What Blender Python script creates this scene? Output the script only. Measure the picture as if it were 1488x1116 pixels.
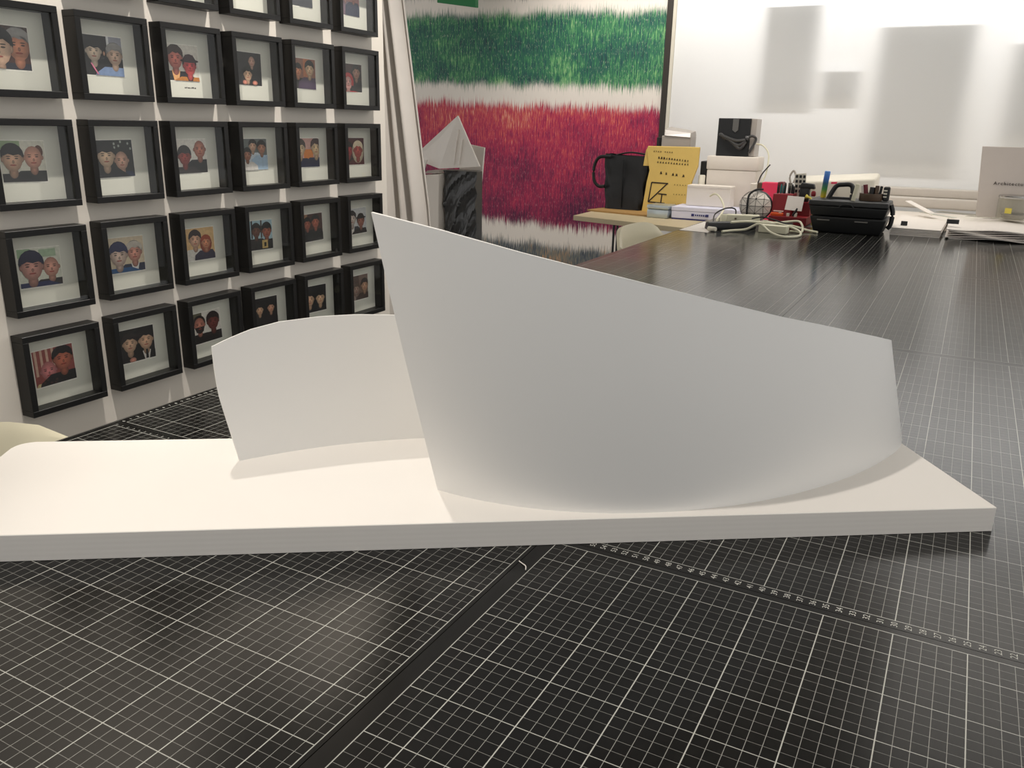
import bpy, bmesh, math, random
from mathutils import Vector, Matrix

for o in list(bpy.data.objects):
    bpy.data.objects.remove(o, do_unlink=True)
SC = bpy.context.scene
COL = SC.collection
TZ = 0.72                      # table top height; coordinates below are centimetres from the table-mat grid origin
random.seed(7)

def W(x, y, z):
    return Vector((x / 100, y / 100, z / 100 + TZ))

# ------------------------------------------------------------------ camera
cam = bpy.data.cameras.new('camera')
co = bpy.data.objects.new('camera', cam)
COL.objects.link(co)
cam.sensor_fit = 'HORIZONTAL'
cam.sensor_width = 36.0
cam.lens = 36.0 * 1206.3 / 1488.0
cam.clip_start = 0.02
right = Vector((0.88006, 0.47444, 0.01998))
down = Vector((0.15910, -0.25496, -0.95377))
fwd = Vector((-0.44741, 0.84256, -0.29986))
m = Matrix(((right.x, -down.x, -fwd.x), (right.y, -down.y, -fwd.y), (right.z, -down.z, -fwd.z)))
co.matrix_world = Matrix.Translation(W(-30.27, -61.55, 36.16)) @ m.to_4x4()
SC.camera = co

# ------------------------------------------------------------------ world, lamps, exposure
SC.view_settings.view_transform = 'Standard'
SC.view_settings.look = 'None'
SC.view_settings.gamma = 1
SC.view_settings.use_curve_mapping = False
SC.view_settings.exposure = 0.4
wd = bpy.data.worlds.new('room_light')
SC.world = wd
wd.use_nodes = True
wd.node_tree.nodes['Background'].inputs[0].default_value = (1.0, 0.99, 0.975, 1)
wd.node_tree.nodes['Background'].inputs[1].default_value = 0.56

def spot(name, loc, target, power, size=1.2, blend=0.6, radius=0.03, col=(1, 0.94, 0.87)):
    l = bpy.data.lights.new(name, 'SPOT')
    l.energy = power
    l.spot_size = size
    l.spot_blend = blend
    l.shadow_soft_size = radius
    l.color = col
    o = bpy.data.objects.new(name, l)
    COL.objects.link(o)
    o.location = W(*loc)
    o.rotation_euler = (W(*target) - W(*loc)).to_track_quat('-Z', 'Y').to_euler()
    return o

def area(name, loc, target, power, sx, sy, col=(1, 0.9, 0.78)):
    l = bpy.data.lights.new(name, 'AREA')
    l.shape = 'RECTANGLE'
    l.size = sx / 100
    l.size_y = sy / 100
    l.energy = power
    l.color = col
    o = bpy.data.objects.new(name, l)
    COL.objects.link(o)
    o.location = W(*loc)
    o.rotation_euler = (W(*target) - W(*loc)).to_track_quat('-Z', 'Y').to_euler()
    return o

spot('track_lamp', (-156, 34, 172), (-92, 2, 0), 34, 0.66, 0.6, 0.025)
spot('track_lamp', (-120, -45, 187), (-58, 8, 0), 50, 0.66, 0.6, 0.025)
spot('track_lamp', (-122, 18, 160), (-164, 34, 20), 76, 1.05, 0.8, 0.015)
spot('track_lamp', (-124, 98, 165), (-164, 88, 30), 92, 1.05, 0.8, 0.015)
spot('wall_washer_lamp', (-205, 330, 185), (-205, 425, 60), 62, 1.5, 0.9, 0.06)
spot('added_desk_spot', (-105, 290, 180), (-100, 335, 0), 46, 1.3, 0.9, 0.06)  # unseen overhead spot, added to lighten the desk end
area('added_ceiling_panel', (45, 310, 191), (45, 310, 0), 7.5, 150, 170, (1, 0.95, 0.88))  # unseen soft panel added overhead, sized for its reflection in the near mats
area('screen_back_lamp', (-50, 440, 148), (-50, 392, 112), 30, 260, 10, (1, 0.99, 0.98))

# ------------------------------------------------------------------ node helpers and materials
def newmat(name):
    mt = bpy.data.materials.new(name)
    mt.use_nodes = True
    return mt, mt.node_tree, mt.node_tree.nodes['Principled BSDF']

def srgb(r, g, b):
    f = lambda c: (c / 255 / 12.92) if c / 255 <= 0.04045 else ((c / 255 + 0.055) / 1.055) ** 2.4
    return (f(r), f(g), f(b), 1)

def nd(nt, typ, **kw):
    n = nt.nodes.new(typ)
    for k, v in kw.items():
        setattr(n, k, v)
    return n

def setin(nt, sock, v):
    if hasattr(v, 'is_output'):
        nt.links.new(v, sock)
    else:
        sock.default_value = v

def mth(nt, op, a, b=None, c=None, clamp=False):
    n = nd(nt, 'ShaderNodeMath', operation=op)
    n.use_clamp = clamp
    for i, v in enumerate((a, b, c)):
        if v is not None:
            setin(nt, n.inputs[i], v)
    return n.outputs[0]

def mixc(nt, f, a, b):
    n = nd(nt, 'ShaderNodeMix', data_type='RGBA')
    setin(nt, n.inputs[0], f)
    setin(nt, n.inputs[6], a)
    setin(nt, n.inputs[7], b)
    return n.outputs[2]

def plain(name, col, rough=0.5, metal=0.0, spec=0.5, var=0.04, scale=30, bump=0.0, bscale=200):
    """principled material with a faint procedural variation of its colour and relief"""
    mt, nt, p = newmat(name)
    tc = nd(nt, 'ShaderNodeTexCoord')
    nz = nd(nt, 'ShaderNodeTexNoise')
    nz.inputs['Scale'].default_value = scale
    nt.links.new(tc.outputs['Object'], nz.inputs['Vector'])
    c2 = tuple(max(0, c * (1 - var)) for c in col[:3]) + (1,)
    nt.links.new(mixc(nt, nz.outputs['Fac'], col, c2), p.inputs['Base Color'])
    p.inputs['Roughness'].default_value = rough
    p.inputs['Metallic'].default_value = metal
    p.inputs['Specular IOR Level'].default_value = spec
    if bump:
        n2 = nd(nt, 'ShaderNodeTexNoise')
        n2.inputs['Scale'].default_value = bscale
        nt.links.new(tc.outputs['Object'], n2.inputs['Vector'])
        b = nd(nt, 'ShaderNodeBump')
        b.inputs['Strength'].default_value = bump
        b.inputs['Distance'].default_value = 0.001
        nt.links.new(n2.outputs['Fac'], b.inputs['Height'])
        nt.links.new(b.outputs['Normal'], p.inputs['Normal'])
    return mt

M = {}
M['wall'] = plain('wall_paint', srgb(226, 219, 208), 0.85, spec=0.2, var=0.03, scale=6, bump=0.1)
M['wallshade'] = plain('back_wall_paint', srgb(228, 222, 212), 0.9, spec=0.2)
M['ceiling'] = plain('ceiling_paint', srgb(225, 222, 216), 0.9, spec=0.2)
M['floor'] = plain('floor_vinyl', srgb(120, 116, 110), 0.6, scale=8, var=0.15)
M['model'] = plain('white_foam_board', srgb(240, 236, 230), 0.55, spec=0.3, var=0.015, scale=10)
M['sheet'] = plain('white_plastic_sheet', srgb(238, 236, 232), 0.45, spec=0.35, var=0.01, scale=10)
M['black_wood'] = plain('black_lacquered_wood', srgb(15, 14, 13), 0.4, spec=0.35, var=0.3, scale=60)
M['passepartout'] = plain('white_backing_card', srgb(226, 224, 212), 0.8, spec=0.2)
M['curtain'] = plain('grey_curtain_cloth', srgb(206, 200, 193), 0.9, spec=0.1, var=0.1, scale=20, bump=0.3, bscale=900)
M['black_plastic'] = plain('black_plastic', srgb(30, 31, 32), 0.45, var=0.2)
M['black_matte'] = plain('black_cloth', srgb(26, 26, 27), 0.45, spec=0.45, var=0.3, bump=0.5, bscale=40)
M['black_gloss'] = plain('black_shiny_bag', srgb(70, 70, 70), 0.3, spec=0.6, var=0.3, scale=8)
M['dark_edge'] = plain('dark_bronze_edge', srgb(48, 42, 36), 0.5)
M['white_plastic'] = plain('white_plastic', srgb(228, 222, 206), 0.4, var=0.03)
M['cream_shell'] = plain('cream_chair_shell', srgb(226, 218, 190), 0.35, var=0.03)
M['white_paper'] = plain('white_paper', srgb(235, 228, 220), 0.8, spec=0.2, var=0.05)
M['white_card'] = plain('white_card_box', srgb(232, 224, 214), 0.7, spec=0.2, var=0.03)
M['desk'] = plain('pale_wood_laminate', srgb(200, 184, 150), 0.55, var=0.12, scale=14)
M['cork'] = plain('tan_board', srgb(178, 140, 84), 0.7, var=0.15)
M['kraft'] = plain('kraft_paper', srgb(224, 192, 112), 0.75, spec=0.2, var=0.08, scale=25)
M['ink'] = plain('brown_black_ink', srgb(44, 30, 22), 0.7)
M['tin'] = plain('brushed_tin', srgb(196, 206, 210), 0.3, metal=0.7, var=0.1)
M['blue'] = plain('navy_print', srgb(40, 44, 110), 0.6)
M['paleblue'] = plain('pale_lavender_card', srgb(222, 222, 240), 0.6, var=0.02)
M['red'] = plain('dark_red_plastic', srgb(140, 18, 30), 0.45, var=0.2)
M['pink'] = plain('pink_card', srgb(240, 60, 100), 0.6)
M['orange'] = plain('orange_plastic', srgb(230, 90, 30), 0.4)
M['yellow'] = plain('yellow_sticker', srgb(226, 208, 90), 0.6)
M['teal'] = plain('teal_plastic', srgb(40, 130, 130), 0.4)
M['green_sign'] = plain('green_sign', srgb(30, 120, 66), 0.5)
M['metal'] = plain('grey_metal', srgb(120, 118, 114), 0.35, metal=0.8)
M['chrome'] = plain('chrome_leg', srgb(180, 180, 178), 0.2, metal=1.0)
M['sill'] = plain('painted_sill', srgb(206, 199, 190), 0.35, var=0.06)
M['grey_plastic'] = plain('smoky_grey_plastic', srgb(176, 168, 160), 0.3, var=0.1)
M['acrylic_board'] = plain('pale_sign_board', srgb(206, 196, 188), 0.35, var=0.03)
M['print_white'] = plain('white_print_ink', srgb(196, 196, 188), 0.6)
M['white_cable'] = plain('white_cable_rubber', srgb(226, 222, 196), 0.45)
M['maroon'] = plain('maroon_cover', srgb(110, 30, 40), 0.5)
M['brown'] = plain('brown_plastic', srgb(92, 74, 58), 0.5)

# laminated edge of the model base: fine horizontal layer lines as relief
mt, nt, p = newmat('laminated_white_foam')
tc = nd(nt, 'ShaderNodeTexCoord')
sx = nd(nt, 'ShaderNodeSeparateXYZ')
nt.links.new(tc.outputs['Object'], sx.inputs[0])
wv = mth(nt, 'SINE', mth(nt, 'MULTIPLY', sx.outputs[2], 2 * math.pi / 0.005))
p.inputs['Base Color'].default_value = srgb(238, 233, 226)
p.inputs['Roughness'].default_value = 0.6
p.inputs['Specular IOR Level'].default_value = 0.25
b = nd(nt, 'ShaderNodeBump')
b.inputs['Strength'].default_value = 0.05
b.inputs['Distance'].default_value = 0.0003
nt.links.new(wv, b.inputs['Height'])
nt.links.new(b.outputs['Normal'], p.inputs['Normal'])
M['laminate'] = mt

# clear glass / acrylic: transparent with a fresnel gloss
def clear(name, tint=(1, 1, 1, 1), rough=0.02, ior=1.45):
    mt = bpy.data.materials.new(name)
    mt.use_nodes = True
    nt = mt.node_tree
    nt.nodes.remove(nt.nodes['Principled BSDF'])
    t = nd(nt, 'ShaderNodeBsdfTransparent')
    t.inputs[0].default_value = tint
    g = nd(nt, 'ShaderNodeBsdfGlossy')
    g.inputs['Roughness'].default_value = rough
    gm = nd(nt, 'ShaderNodeNewGeometry')
    dt = nd(nt, 'ShaderNodeVectorMath', operation='DOT_PRODUCT')
    nt.links.new(gm.outputs['Normal'], dt.inputs[0])
    nt.links.new(gm.outputs['Incoming'], dt.inputs[1])
    cs = mth(nt, 'SUBTRACT', 1.0, mth(nt, 'ABSOLUTE', dt.outputs['Value']), clamp=True)
    f0 = ((ior - 1) / (ior + 1)) ** 2
    fr = mth(nt, 'ADD', mth(nt, 'MULTIPLY', mth(nt, 'POWER', cs, 5.0), 1 - f0), f0, clamp=True)
    mx = nd(nt, 'ShaderNodeMixShader')
    nt.links.new(fr, mx.inputs[0])
    nt.links.new(t.outputs[0], mx.inputs[1])
    nt.links.new(g.outputs[0], mx.inputs[2])
    nt.links.new(mx.outputs[0], nt.nodes['Material Output'].inputs[0])
    return mt
M['glass'] = clear('picture_glass', (0.985, 0.99, 0.985, 1), 0.02, 1.4)
M['jar_glass'] = clear('clear_plastic', (0.93, 0.94, 0.9, 1), 0.05)

# frosted screen: diffuse + translucent
mt = bpy.data.materials.new('frosted_screen')
mt.use_nodes = True
nt = mt.node_tree
nt.nodes.remove(nt.nodes['Principled BSDF'])
d = nd(nt, 'ShaderNodeBsdfDiffuse')
d.inputs[0].default_value = srgb(232, 232, 230)
t = nd(nt, 'ShaderNodeBsdfTranslucent')
t.inputs[0].default_value = srgb(240, 240, 240)
mx = nd(nt, 'ShaderNodeMixShader')
mx.inputs[0].default_value = 0.45
nt.links.new(d.outputs[0], mx.inputs[1])
nt.links.new(t.outputs[0], mx.inputs[2])
nt.links.new(mx.outputs[0], nt.nodes['Material Output'].inputs[0])
M['screen'] = mt

# cutting mat: printed grid from per-vertex grid coordinates (centimetres)
mt, nt, p = newmat('cutting_mat_print')
def attr(nm):
    a = nd(nt, 'ShaderNodeAttribute', attribute_name=nm)
    s = nd(nt, 'ShaderNodeSeparateXYZ')
    nt.links.new(a.outputs['Vector'], s.inputs[0])
    return s.outputs
ga, la, ha = attr('grid'), attr('lo'), attr('hi')
def lines(c, per, half):
    f = mth(nt, 'SUBTRACT', mth(nt, 'FRACT', mth(nt, 'ADD', mth(nt, 'DIVIDE', c, per), 0.5)), 0.5)
    dist = mth(nt, 'MULTIPLY', mth(nt, 'ABSOLUTE', f), per)
    return mth(nt, 'LESS_THAN', dist, half)
edge = mth(nt, 'MINIMUM', mth(nt, 'MINIMUM', la[0], la[1]), mth(nt, 'MINIMUM', ha[0], ha[1]))
inside = mth(nt, 'GREATER_THAN', edge, -0.04)
border = mth(nt, 'LESS_THAN', mth(nt, 'ABSOLUTE', edge), 0.04)
fx = mth(nt, 'MULTIPLY', lines(ga[0], 1.0, 0.021), 0.55)
fy = mth(nt, 'MULTIPLY', lines(ga[1], 1.0, 0.019), 0.36)
hx = mth(nt, 'MULTIPLY', lines(ga[0], 5.0, 0.04), 0.95)
hy = mth(nt, 'MULTIPLY', lines(ga[1], 5.0, 0.035), 0.8)
g = mth(nt, 'MAXIMUM', mth(nt, 'MAXIMUM', fx, fy), mth(nt, 'MAXIMUM', hx, hy))
g = mth(nt, 'MAXIMUM', mth(nt, 'MULTIPLY', g, inside), mth(nt, 'MULTIPLY', border, 0.8))
tc = nd(nt, 'ShaderNodeTexCoord')
nz = nd(nt, 'ShaderNodeTexNoise')
nz.inputs['Scale'].default_value = 5
nz.inputs['Detail'].default_value = 6
nt.links.new(tc.outputs['Object'], nz.inputs['Vector'])
base = mixc(nt, nz.outputs['Fac'], srgb(8, 8, 8), srgb(14, 13, 12))
nt.links.new(mixc(nt, g, base, srgb(186, 186, 178)), p.inputs['Base Color'])
nt.links.new(mth(nt, 'ADD', mth(nt, 'MULTIPLY', nz.outputs['Fac'], 0.1), 0.12), p.inputs['Roughness'])
p.inputs['Specular IOR Level'].default_value = 0.3
n2 = nd(nt, 'ShaderNodeTexNoise')
n2.inputs['Scale'].default_value = 1500
nt.links.new(tc.outputs['Object'], n2.inputs['Vector'])
bp = nd(nt, 'ShaderNodeBump')
bp.inputs['Strength'].default_value = 0.08
bp.inputs['Distance'].default_value = 0.0003
nt.links.new(n2.outputs['Fac'], bp.inputs['Height'])
M['mat'] = mt

# photo prints: flat colour attribute
mt, nt, p = newmat('photo_print')
a = nd(nt, 'ShaderNodeAttribute', attribute_name='ink')
tc = nd(nt, 'ShaderNodeTexCoord')
nz = nd(nt, 'ShaderNodeTexNoise')
nz.inputs['Scale'].default_value = 160
nt.links.new(tc.outputs['Object'], nz.inputs['Vector'])
k = mth(nt, 'ADD', mth(nt, 'MULTIPLY', nz.outputs['Fac'], 0.5), 0.75)
vm = nd(nt, 'ShaderNodeVectorMath', operation='SCALE')
nt.links.new(a.outputs['Color'], vm.inputs[0])
nt.links.new(k, vm.inputs['Scale'])
nt.links.new(vm.outputs[0], p.inputs['Base Color'])
p.inputs['Roughness'].default_value = 0.4
M['photo'] = mt

# colour-band painting: dense vertical coloured-pencil strokes
mt, nt, p = newmat('pencil_stroke_painting')
tc = nd(nt, 'ShaderNodeTexCoord')
sp = nd(nt, 'ShaderNodeSeparateXYZ')
nt.links.new(tc.outputs['Object'], sp.inputs[0])
X_, Z_ = sp.outputs[0], sp.outputs[2]
def noise(sxx, szz, off=0.0, detail=2.0, rough=0.5):
    cb = nd(nt, 'ShaderNodeCombineXYZ')
    nt.links.new(mth(nt, 'MULTIPLY', X_, sxx), cb.inputs[0])
    cb.inputs[1].default_value = off
    nt.links.new(mth(nt, 'MULTIPLY', Z_, szz), cb.inputs[2])
    n = nd(nt, 'ShaderNodeTexNoise')
    n.inputs['Scale'].default_value = 1
    n.inputs['Detail'].default_value = detail
    n.inputs['Roughness'].default_value = rough
    nt.links.new(cb.outputs[0], n.inputs['Vector'])
    return n.outputs['Fac']
def ramp(fac, stops):
    r = nd(nt, 'ShaderNodeValToRGB')
    el = r.color_ramp.elements
    while len(el) > 1:
        el.remove(el[-1])
    el[0].position, el[0].color = stops[0][0], stops[0][1]
    for pos, c in stops[1:]:
        e = el.new(pos)
        e.color = c
    nt.links.new(fac, r.inputs[0])
    return r.outputs[0]
st1 = noise(110, 9, 0.0, 2.0, 0.6)
st2 = noise(230, 22, 5.0, 2.0, 0.6)
big = noise(3.2, 4.2, 9.0, 3.0, 0.6)
def mixn(w1, w2, wb, c, extra=None):
    v = mth(nt, 'ADD', mth(nt, 'ADD', mth(nt, 'MULTIPLY', st1, w1), mth(nt, 'MULTIPLY', st2, w2)), mth(nt, 'ADD', mth(nt, 'MULTIPLY', big, wb), c))
    return v if extra is None else mth(nt, 'ADD', v, extra)
green = ramp(mixn(1.0, 1.0, 1.0, -1.07), [(0.05, srgb(26, 50, 48)), (0.28, srgb(28, 84, 82)), (0.48, srgb(44, 112, 78)), (0.66, srgb(92, 160, 104)), (0.82, srgb(160, 200, 130)), (0.98, srgb(220, 228, 180))])
zg = mth(nt, 'MULTIPLY', mth(nt, 'SUBTRACT', Z_, 0.12), 0.55)
pinkr = ramp(mixn(0.9, 0.95, 0.95, -0.99, zg), [(0.05, srgb(76, 20, 58)), (0.26, srgb(124, 28, 70)), (0.46, srgb(168, 34, 78)), (0.64, srgb(196, 62, 82)), (0.8, srgb(216, 112, 92)), (0.98, srgb(236, 190, 170))])
greyr = ramp(mixn(1.0, 1.0, 0.9, -0.98), [(0.05, srgb(40, 44, 52)), (0.35, srgb(88, 96, 104)), (0.55, srgb(130, 130, 118)), (0.75, srgb(186, 140, 104)), (0.95, srgb(216, 200, 166))])
fleck = mth(nt, 'MULTIPLY', mth(nt, 'GREATER_THAN', noise(300, 40, 13.0, 1.0), 0.66), 0.45)
jag = mth(nt, 'MULTIPLY', mth(nt, 'SUBTRACT', noise(190, 5, 2.0, 4.0, 0.75), 0.5), 0.26)
jag2 = mth(nt, 'MULTIPLY', mth(nt, 'SUBTRACT', noise(7, 0.2, 3.0), 0.5), 0.08)
zz = mth(nt, 'ADD', mth(nt, 'ADD', Z_, jag), jag2)
zz = mth(nt, 'ADD', zz, mth(nt, 'MULTIPLY', X_, 0.022))
def band(lo, hi):
    a1 = mth(nt, 'DIVIDE', mth(nt, 'SUBTRACT', zz, lo), 0.035, clamp=True)
    a2 = mth(nt, 'DIVIDE', mth(nt, 'SUBTRACT', hi, zz), 0.035, clamp=True)
    return mth(nt, 'MULTIPLY', a1, a2)
paper = srgb(236, 228, 218)
c = mixc(nt, band(0.575, 1.025), paper, mixc(nt, fleck, green, srgb(214, 226, 190)))
c = mixc(nt, band(-0.27, 0.495), c, mixc(nt, fleck, pinkr, srgb(226, 150, 160)))
c = mixc(nt, band(-0.80, -0.36), c, greyr)
c = mixc(nt, band(1.10, 1.50), c, greyr)
nt.links.new(c, p.inputs['Base Color'])
p.inputs['Roughness'].default_value = 0.6
M['painting'] = mt

# tube with a blue-green-yellow printed gradient
mt, nt, p = newmat('rainbow_tube_print')
tc = nd(nt, 'ShaderNodeTexCoord')
sp = nd(nt, 'ShaderNodeSeparateXYZ')
nt.links.new(tc.outputs['Generated'], sp.inputs[0])
r = nd(nt, 'ShaderNodeValToRGB')
el = r.color_ramp.elements
el[0].position, el[0].color = 0.05, srgb(226, 200, 60)
el[1].position, el[1].color = 1.0, srgb(90, 150, 225)
for pos, cc in ((0.32, srgb(70, 150, 70)), (0.55, srgb(30, 90, 120)), (0.75, srgb(50, 110, 200))):
    e = el.new(pos)
    e.color = cc
nt.links.new(sp.outputs[2], r.inputs[0])
nt.links.new(r.outputs[0], p.inputs['Base Color'])
p.inputs['Roughness'].default_value = 0.4
M['rainbow'] = mt

# ------------------------------------------------------------------ geometry helpers (world centimetres)
class MB:
    def __init__(self):
        self.bm = bmesh.new()
    def face(self, pts):
        try:
            self.bm.faces.new([self.bm.verts.new(W(*q)) for q in pts])
        except ValueError:
            pass
        return self
    def hexa(self, b4, t4, bev=0.0, seg=2):
        """closed block between a bottom and a top quad (world cm)"""
        vb = [self.bm.verts.new(W(*q)) for q in b4]
        vt = [self.bm.verts.new(W(*q)) for q in t4]
        n = len(vb)
        fs = [self.bm.faces.new(vb[::-1]), self.bm.faces.new(vt)]
        for i in range(n):
            fs.append(self.bm.faces.new((vb[i], vb[(i + 1) % n], vt[(i + 1) % n], vt[i])))
        if bev:
            es = set(e for f in fs for e in f.edges)
            bmesh.ops.bevel(self.bm, geom=list(es), offset=bev / 100, segments=seg, affect='EDGES', profile=0.5)
        return self
    def box(self, x0, x1, y0, y1, z0, z1, bev=0.0, rot=0.0, seg=2):
        cx, cy = (x0 + x1) / 2, (y0 + y1) / 2
        c, s = math.cos(rot), math.sin(rot)
        q = []
        for x, y in ((x0, y0), (x1, y0), (x1, y1), (x0, y1)):
            dx, dy = x - cx, y - cy
            q.append((cx + c * dx - s * dy, cy + s * dx + c * dy))
        return self.hexa([(x, y, z0) for x, y in q], [(x, y, z1) for x, y in q], bev, seg)
    def tube(self, pts, r, n=8, cap=True, smooth=6):
        P = [Vector(q) for q in pts]
        if smooth and len(P) > 2:
            out = []
            for i in range(len(P) - 1):
                p0, p1, p2, p3 = P[max(0, i - 1)], P[i], P[i + 1], P[min(len(P) - 1, i + 2)]
                for k in range(smooth):
                    t = k / smooth
                    out.append(0.5 * ((2 * p1) + (p2 - p0) * t + (2 * p0 - 5 * p1 + 4 * p2 - p3) * t * t + (3 * p1 - p0 - 3 * p2 + p3) * t ** 3))
            out.append(P[-1])
            P = out
        rings = []
        up = Vector((0, 0, 1))
        for i, q in enumerate(P):
            d = (P[min(i + 1, len(P) - 1)] - P[max(i - 1, 0)]).normalized()
            a = d.cross(up)
            if a.length < 1e-3:
                a = d.cross(Vector((1, 0, 0)))
            a.normalize()
            b = a.cross(d).normalized()
            rr = r[min(i, len(r) - 1)] if isinstance(r, (list, tuple)) else r
            rings.append([self.bm.verts.new(W(*(q + a * rr * math.cos(2 * math.pi * k / n) + b * rr * math.sin(2 * math.pi * k / n)))) for k in range(n)])
        for A, B in zip(rings, rings[1:]):
            for k in range(n):
                self.bm.faces.new((A[k], A[(k + 1) % n], B[(k + 1) % n], B[k]))
        if cap:
            self.bm.faces.new(rings[0][::-1])
            self.bm.faces.new(rings[-1])
        return self
    def lathe(self, x, y, prof, n=24):
        rings = []
        for r, z in prof:
            rings.append([self.bm.verts.new(W(x + r * math.cos(2 * math.pi * k / n), y + r * math.sin(2 * math.pi * k / n), z)) for k in range(n)])
        for A, B in zip(rings, rings[1:]):
            for k in range(n):
                self.bm.faces.new((A[k], A[(k + 1) % n], B[(k + 1) % n], B[k]))
        self.bm.faces.new(rings[0][::-1])
        self.bm.faces.new(rings[-1])
        return self
    def grid(self, rows, thick=0.0, closed_dir=None):
        """surface through rows of points; optional thickness (cm) along the mean vertex normal"""
        V = [[self.bm.verts.new(W(*q)) for q in r] for r in rows]
        fs = []
        for A, B in zip(V, V[1:]):
            for k in range(len(A) - 1):
                fs.append(self.bm.faces.new((A[k], A[k + 1], B[k + 1], B[k])))
        if thick:
            bmesh.ops.recalc_face_normals(self.bm, faces=fs)
            bmesh.ops.solidify(self.bm, geom=fs, thickness=thick / 100)
        return self
    def build(self, name, mat, parent=None, smooth=False, angle=0.7):
        bm = self.bm
        bmesh.ops.recalc_face_normals(bm, faces=bm.faces[:])
        if parent is None:
            xs = [v.co for v in bm.verts]
            lo = Vector((min(v.x for v in xs), min(v.y for v in xs), min(v.z for v in xs)))
            hi = Vector((max(v.x for v in xs), max(v.y for v in xs), max(v.z for v in xs)))
            org = Vector(((lo.x + hi.x) / 2, (lo.y + hi.y) / 2, lo.z))
        else:
            org = Vector((0, 0, 0))
            q = parent
            while q is not None:
                org += q.location
                q = q.parent
        bmesh.ops.translate(bm, verts=bm.verts[:], vec=-org)
        if smooth:
            for f in bm.faces:
                f.smooth = True
            for e in bm.edges:
                if len(e.link_faces) == 2 and e.calc_face_angle(0) > angle:
                    e.smooth = False
        me = bpy.data.meshes.new(name)
        bm.to_mesh(me)
        bm.free()
        if mat is not None:
            me.materials.append(mat)
        o = bpy.data.objects.new(name, me)
        COL.objects.link(o)
        if parent is None:
            o.location = org
        else:
            o.parent = parent
        return o

def tag(o, label=None, cat=None, group=None, kind=None):
    if label:
        o['label'] = label
    if cat:
        o['category'] = cat
    if group:
        o['group'] = group
    if kind:
        o['kind'] = kind
    return o

def thing(name, x, y, z, label, cat, group=None):
    o = bpy.data.objects.new(name, None)
    o.empty_display_size = 0.05
    COL.objects.link(o)
    o.location = W(x, y, z)
    return tag(o, label, cat, group)

def text_mesh(body, size, align='CENTER', space=1.0):
    cu = bpy.data.curves.new('lettering', 'FONT')
    cu.body = body
    cu.size = size
    cu.align_x = align
    cu.align_y = 'CENTER'
    cu.space_character = space
    cu.resolution_u = 2
    o = bpy.data.objects.new('lettering', cu)
    COL.objects.link(o)
    dg = bpy.context.evaluated_depsgraph_get()
    dg.update()
    me = bpy.data.meshes.new_from_object(o.evaluated_get(dg))
    bpy.data.objects.remove(o, do_unlink=True)
    bpy.data.curves.remove(cu)
    return me

# ------------------------------------------------------------------ setting
FL = -72.0
TH = -0.01457
def wallpt(s, out, z):
    """s along the picture wall, out = distance in front of its surface"""
    X0 = -164.02
    return (X0 + out * math.cos(TH) + s * math.sin(TH), s * math.cos(TH) - out * math.sin(TH), z)

def struct(o, label=None):
    o['kind'] = 'structure'
    return o
struct(MB().box(-480, 160, -180, 500, FL - 6, FL).build('floor', M['floor']))
mb = MB()
a0, a1 = wallpt(-150, 0, FL), wallpt(121, 0, FL)
mb.hexa([a0, a1, (a1[0] - 14, a1[1], FL), (a0[0] - 14, a0[1], FL)], [(a0[0], a0[1], 190), (a1[0], a1[1], 190), (a1[0] - 14, a1[1], 190), (a0[0] - 14, a0[1], 190)], 0.3)
struct(mb.build('wall_left', M['wall']))
struct(MB().box(-480, -186, 428, 440, FL, 190).build('wall_back', M['wallshade']))
struct(MB().box(-186, 160, 486, 496, FL, 190).build('wall_far', M['wallshade']))
struct(MB().box(-480, 170, -200, 500, 192, 200).build('ceiling', M['ceiling']))
scr = MB().grid([[(-178.6, 392, z), (160, 392, z)] for z in (FL, 8, 60, 120, 190)]).build('window_1', M['screen'])
struct(scr)
struct(MB().box(-180.4, -178.6, 391.2, 392.8, FL, 190, 0.2).build('trim_1', M['white_plastic']))
struct(MB().box(-92, 160, 381, 391, 1.6, 6.6, 1.0, seg=3).build('trim_2', M['sill'], smooth=True))
struct(MB().box(-92, 160, 384, 391.4, 6.6, 10.6, 0.6, seg=3).build('trim_3', M['sill'], smooth=True))

# panels hanging behind the frosted screen, seen as soft shadows
def hang(x0, x1, z0, z1, y, label):
    r = thing('backlit_poster', (x0 + x1) / 2, y, z0, label, 'poster', 'posters behind the frosted screen')
    MB().box(x0, x1, y, y + .15, z0, z1).build('poster_sheet', M['screen'], r)
    for x in (x0 + 3, x1 - 3):
        MB().tube([(x, y + .08, z1 - .2), (x, y + .08, 189)], 0.12, 6, smooth=0).build('hanging_wire', M['metal'], r)
hang(-132, -106, 49, 96, 394.4, 'tall narrow poster hung behind the frosted screen, above the black box')
hang(-102, -85, 51, 67, 394.2, 'small square poster behind the frosted screen, between two larger posters')
hang(-78, -38, 22, 86, 394.6, 'largest dark rectangular poster behind the frosted screen, above the sill')
hang(-22, 20, 36, 78, 394.6, 'wide poster behind the frosted screen above the lettered board')

# ------------------------------------------------------------------ table and cutting mats
tb = thing('work_table', -60, 100, FL, 'long wide work table carrying the gridded cutting mats', 'table')
MB().hexa([(-118.6, -95, -3.3), (2, -95, -3.3), (2, 299, -3.3), (-122.6, 299, -3.3)], [(-118.6, -95, -.3), (2, -95, -.3), (2, 299, -.3), (-122.6, 299, -.3)], 0.1).build('table_top', M['metal'], tb)
for x, y in ((-112, -88), (-4, -88), (-112, 100), (-4, 100), (-114, 290), (-4, 290)):
    MB().box(x - 2.5, x + 2.5, y - 2.5, y + 2.5, FL, -3.3, 0.2).build('leg', M['metal'], tb)

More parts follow.
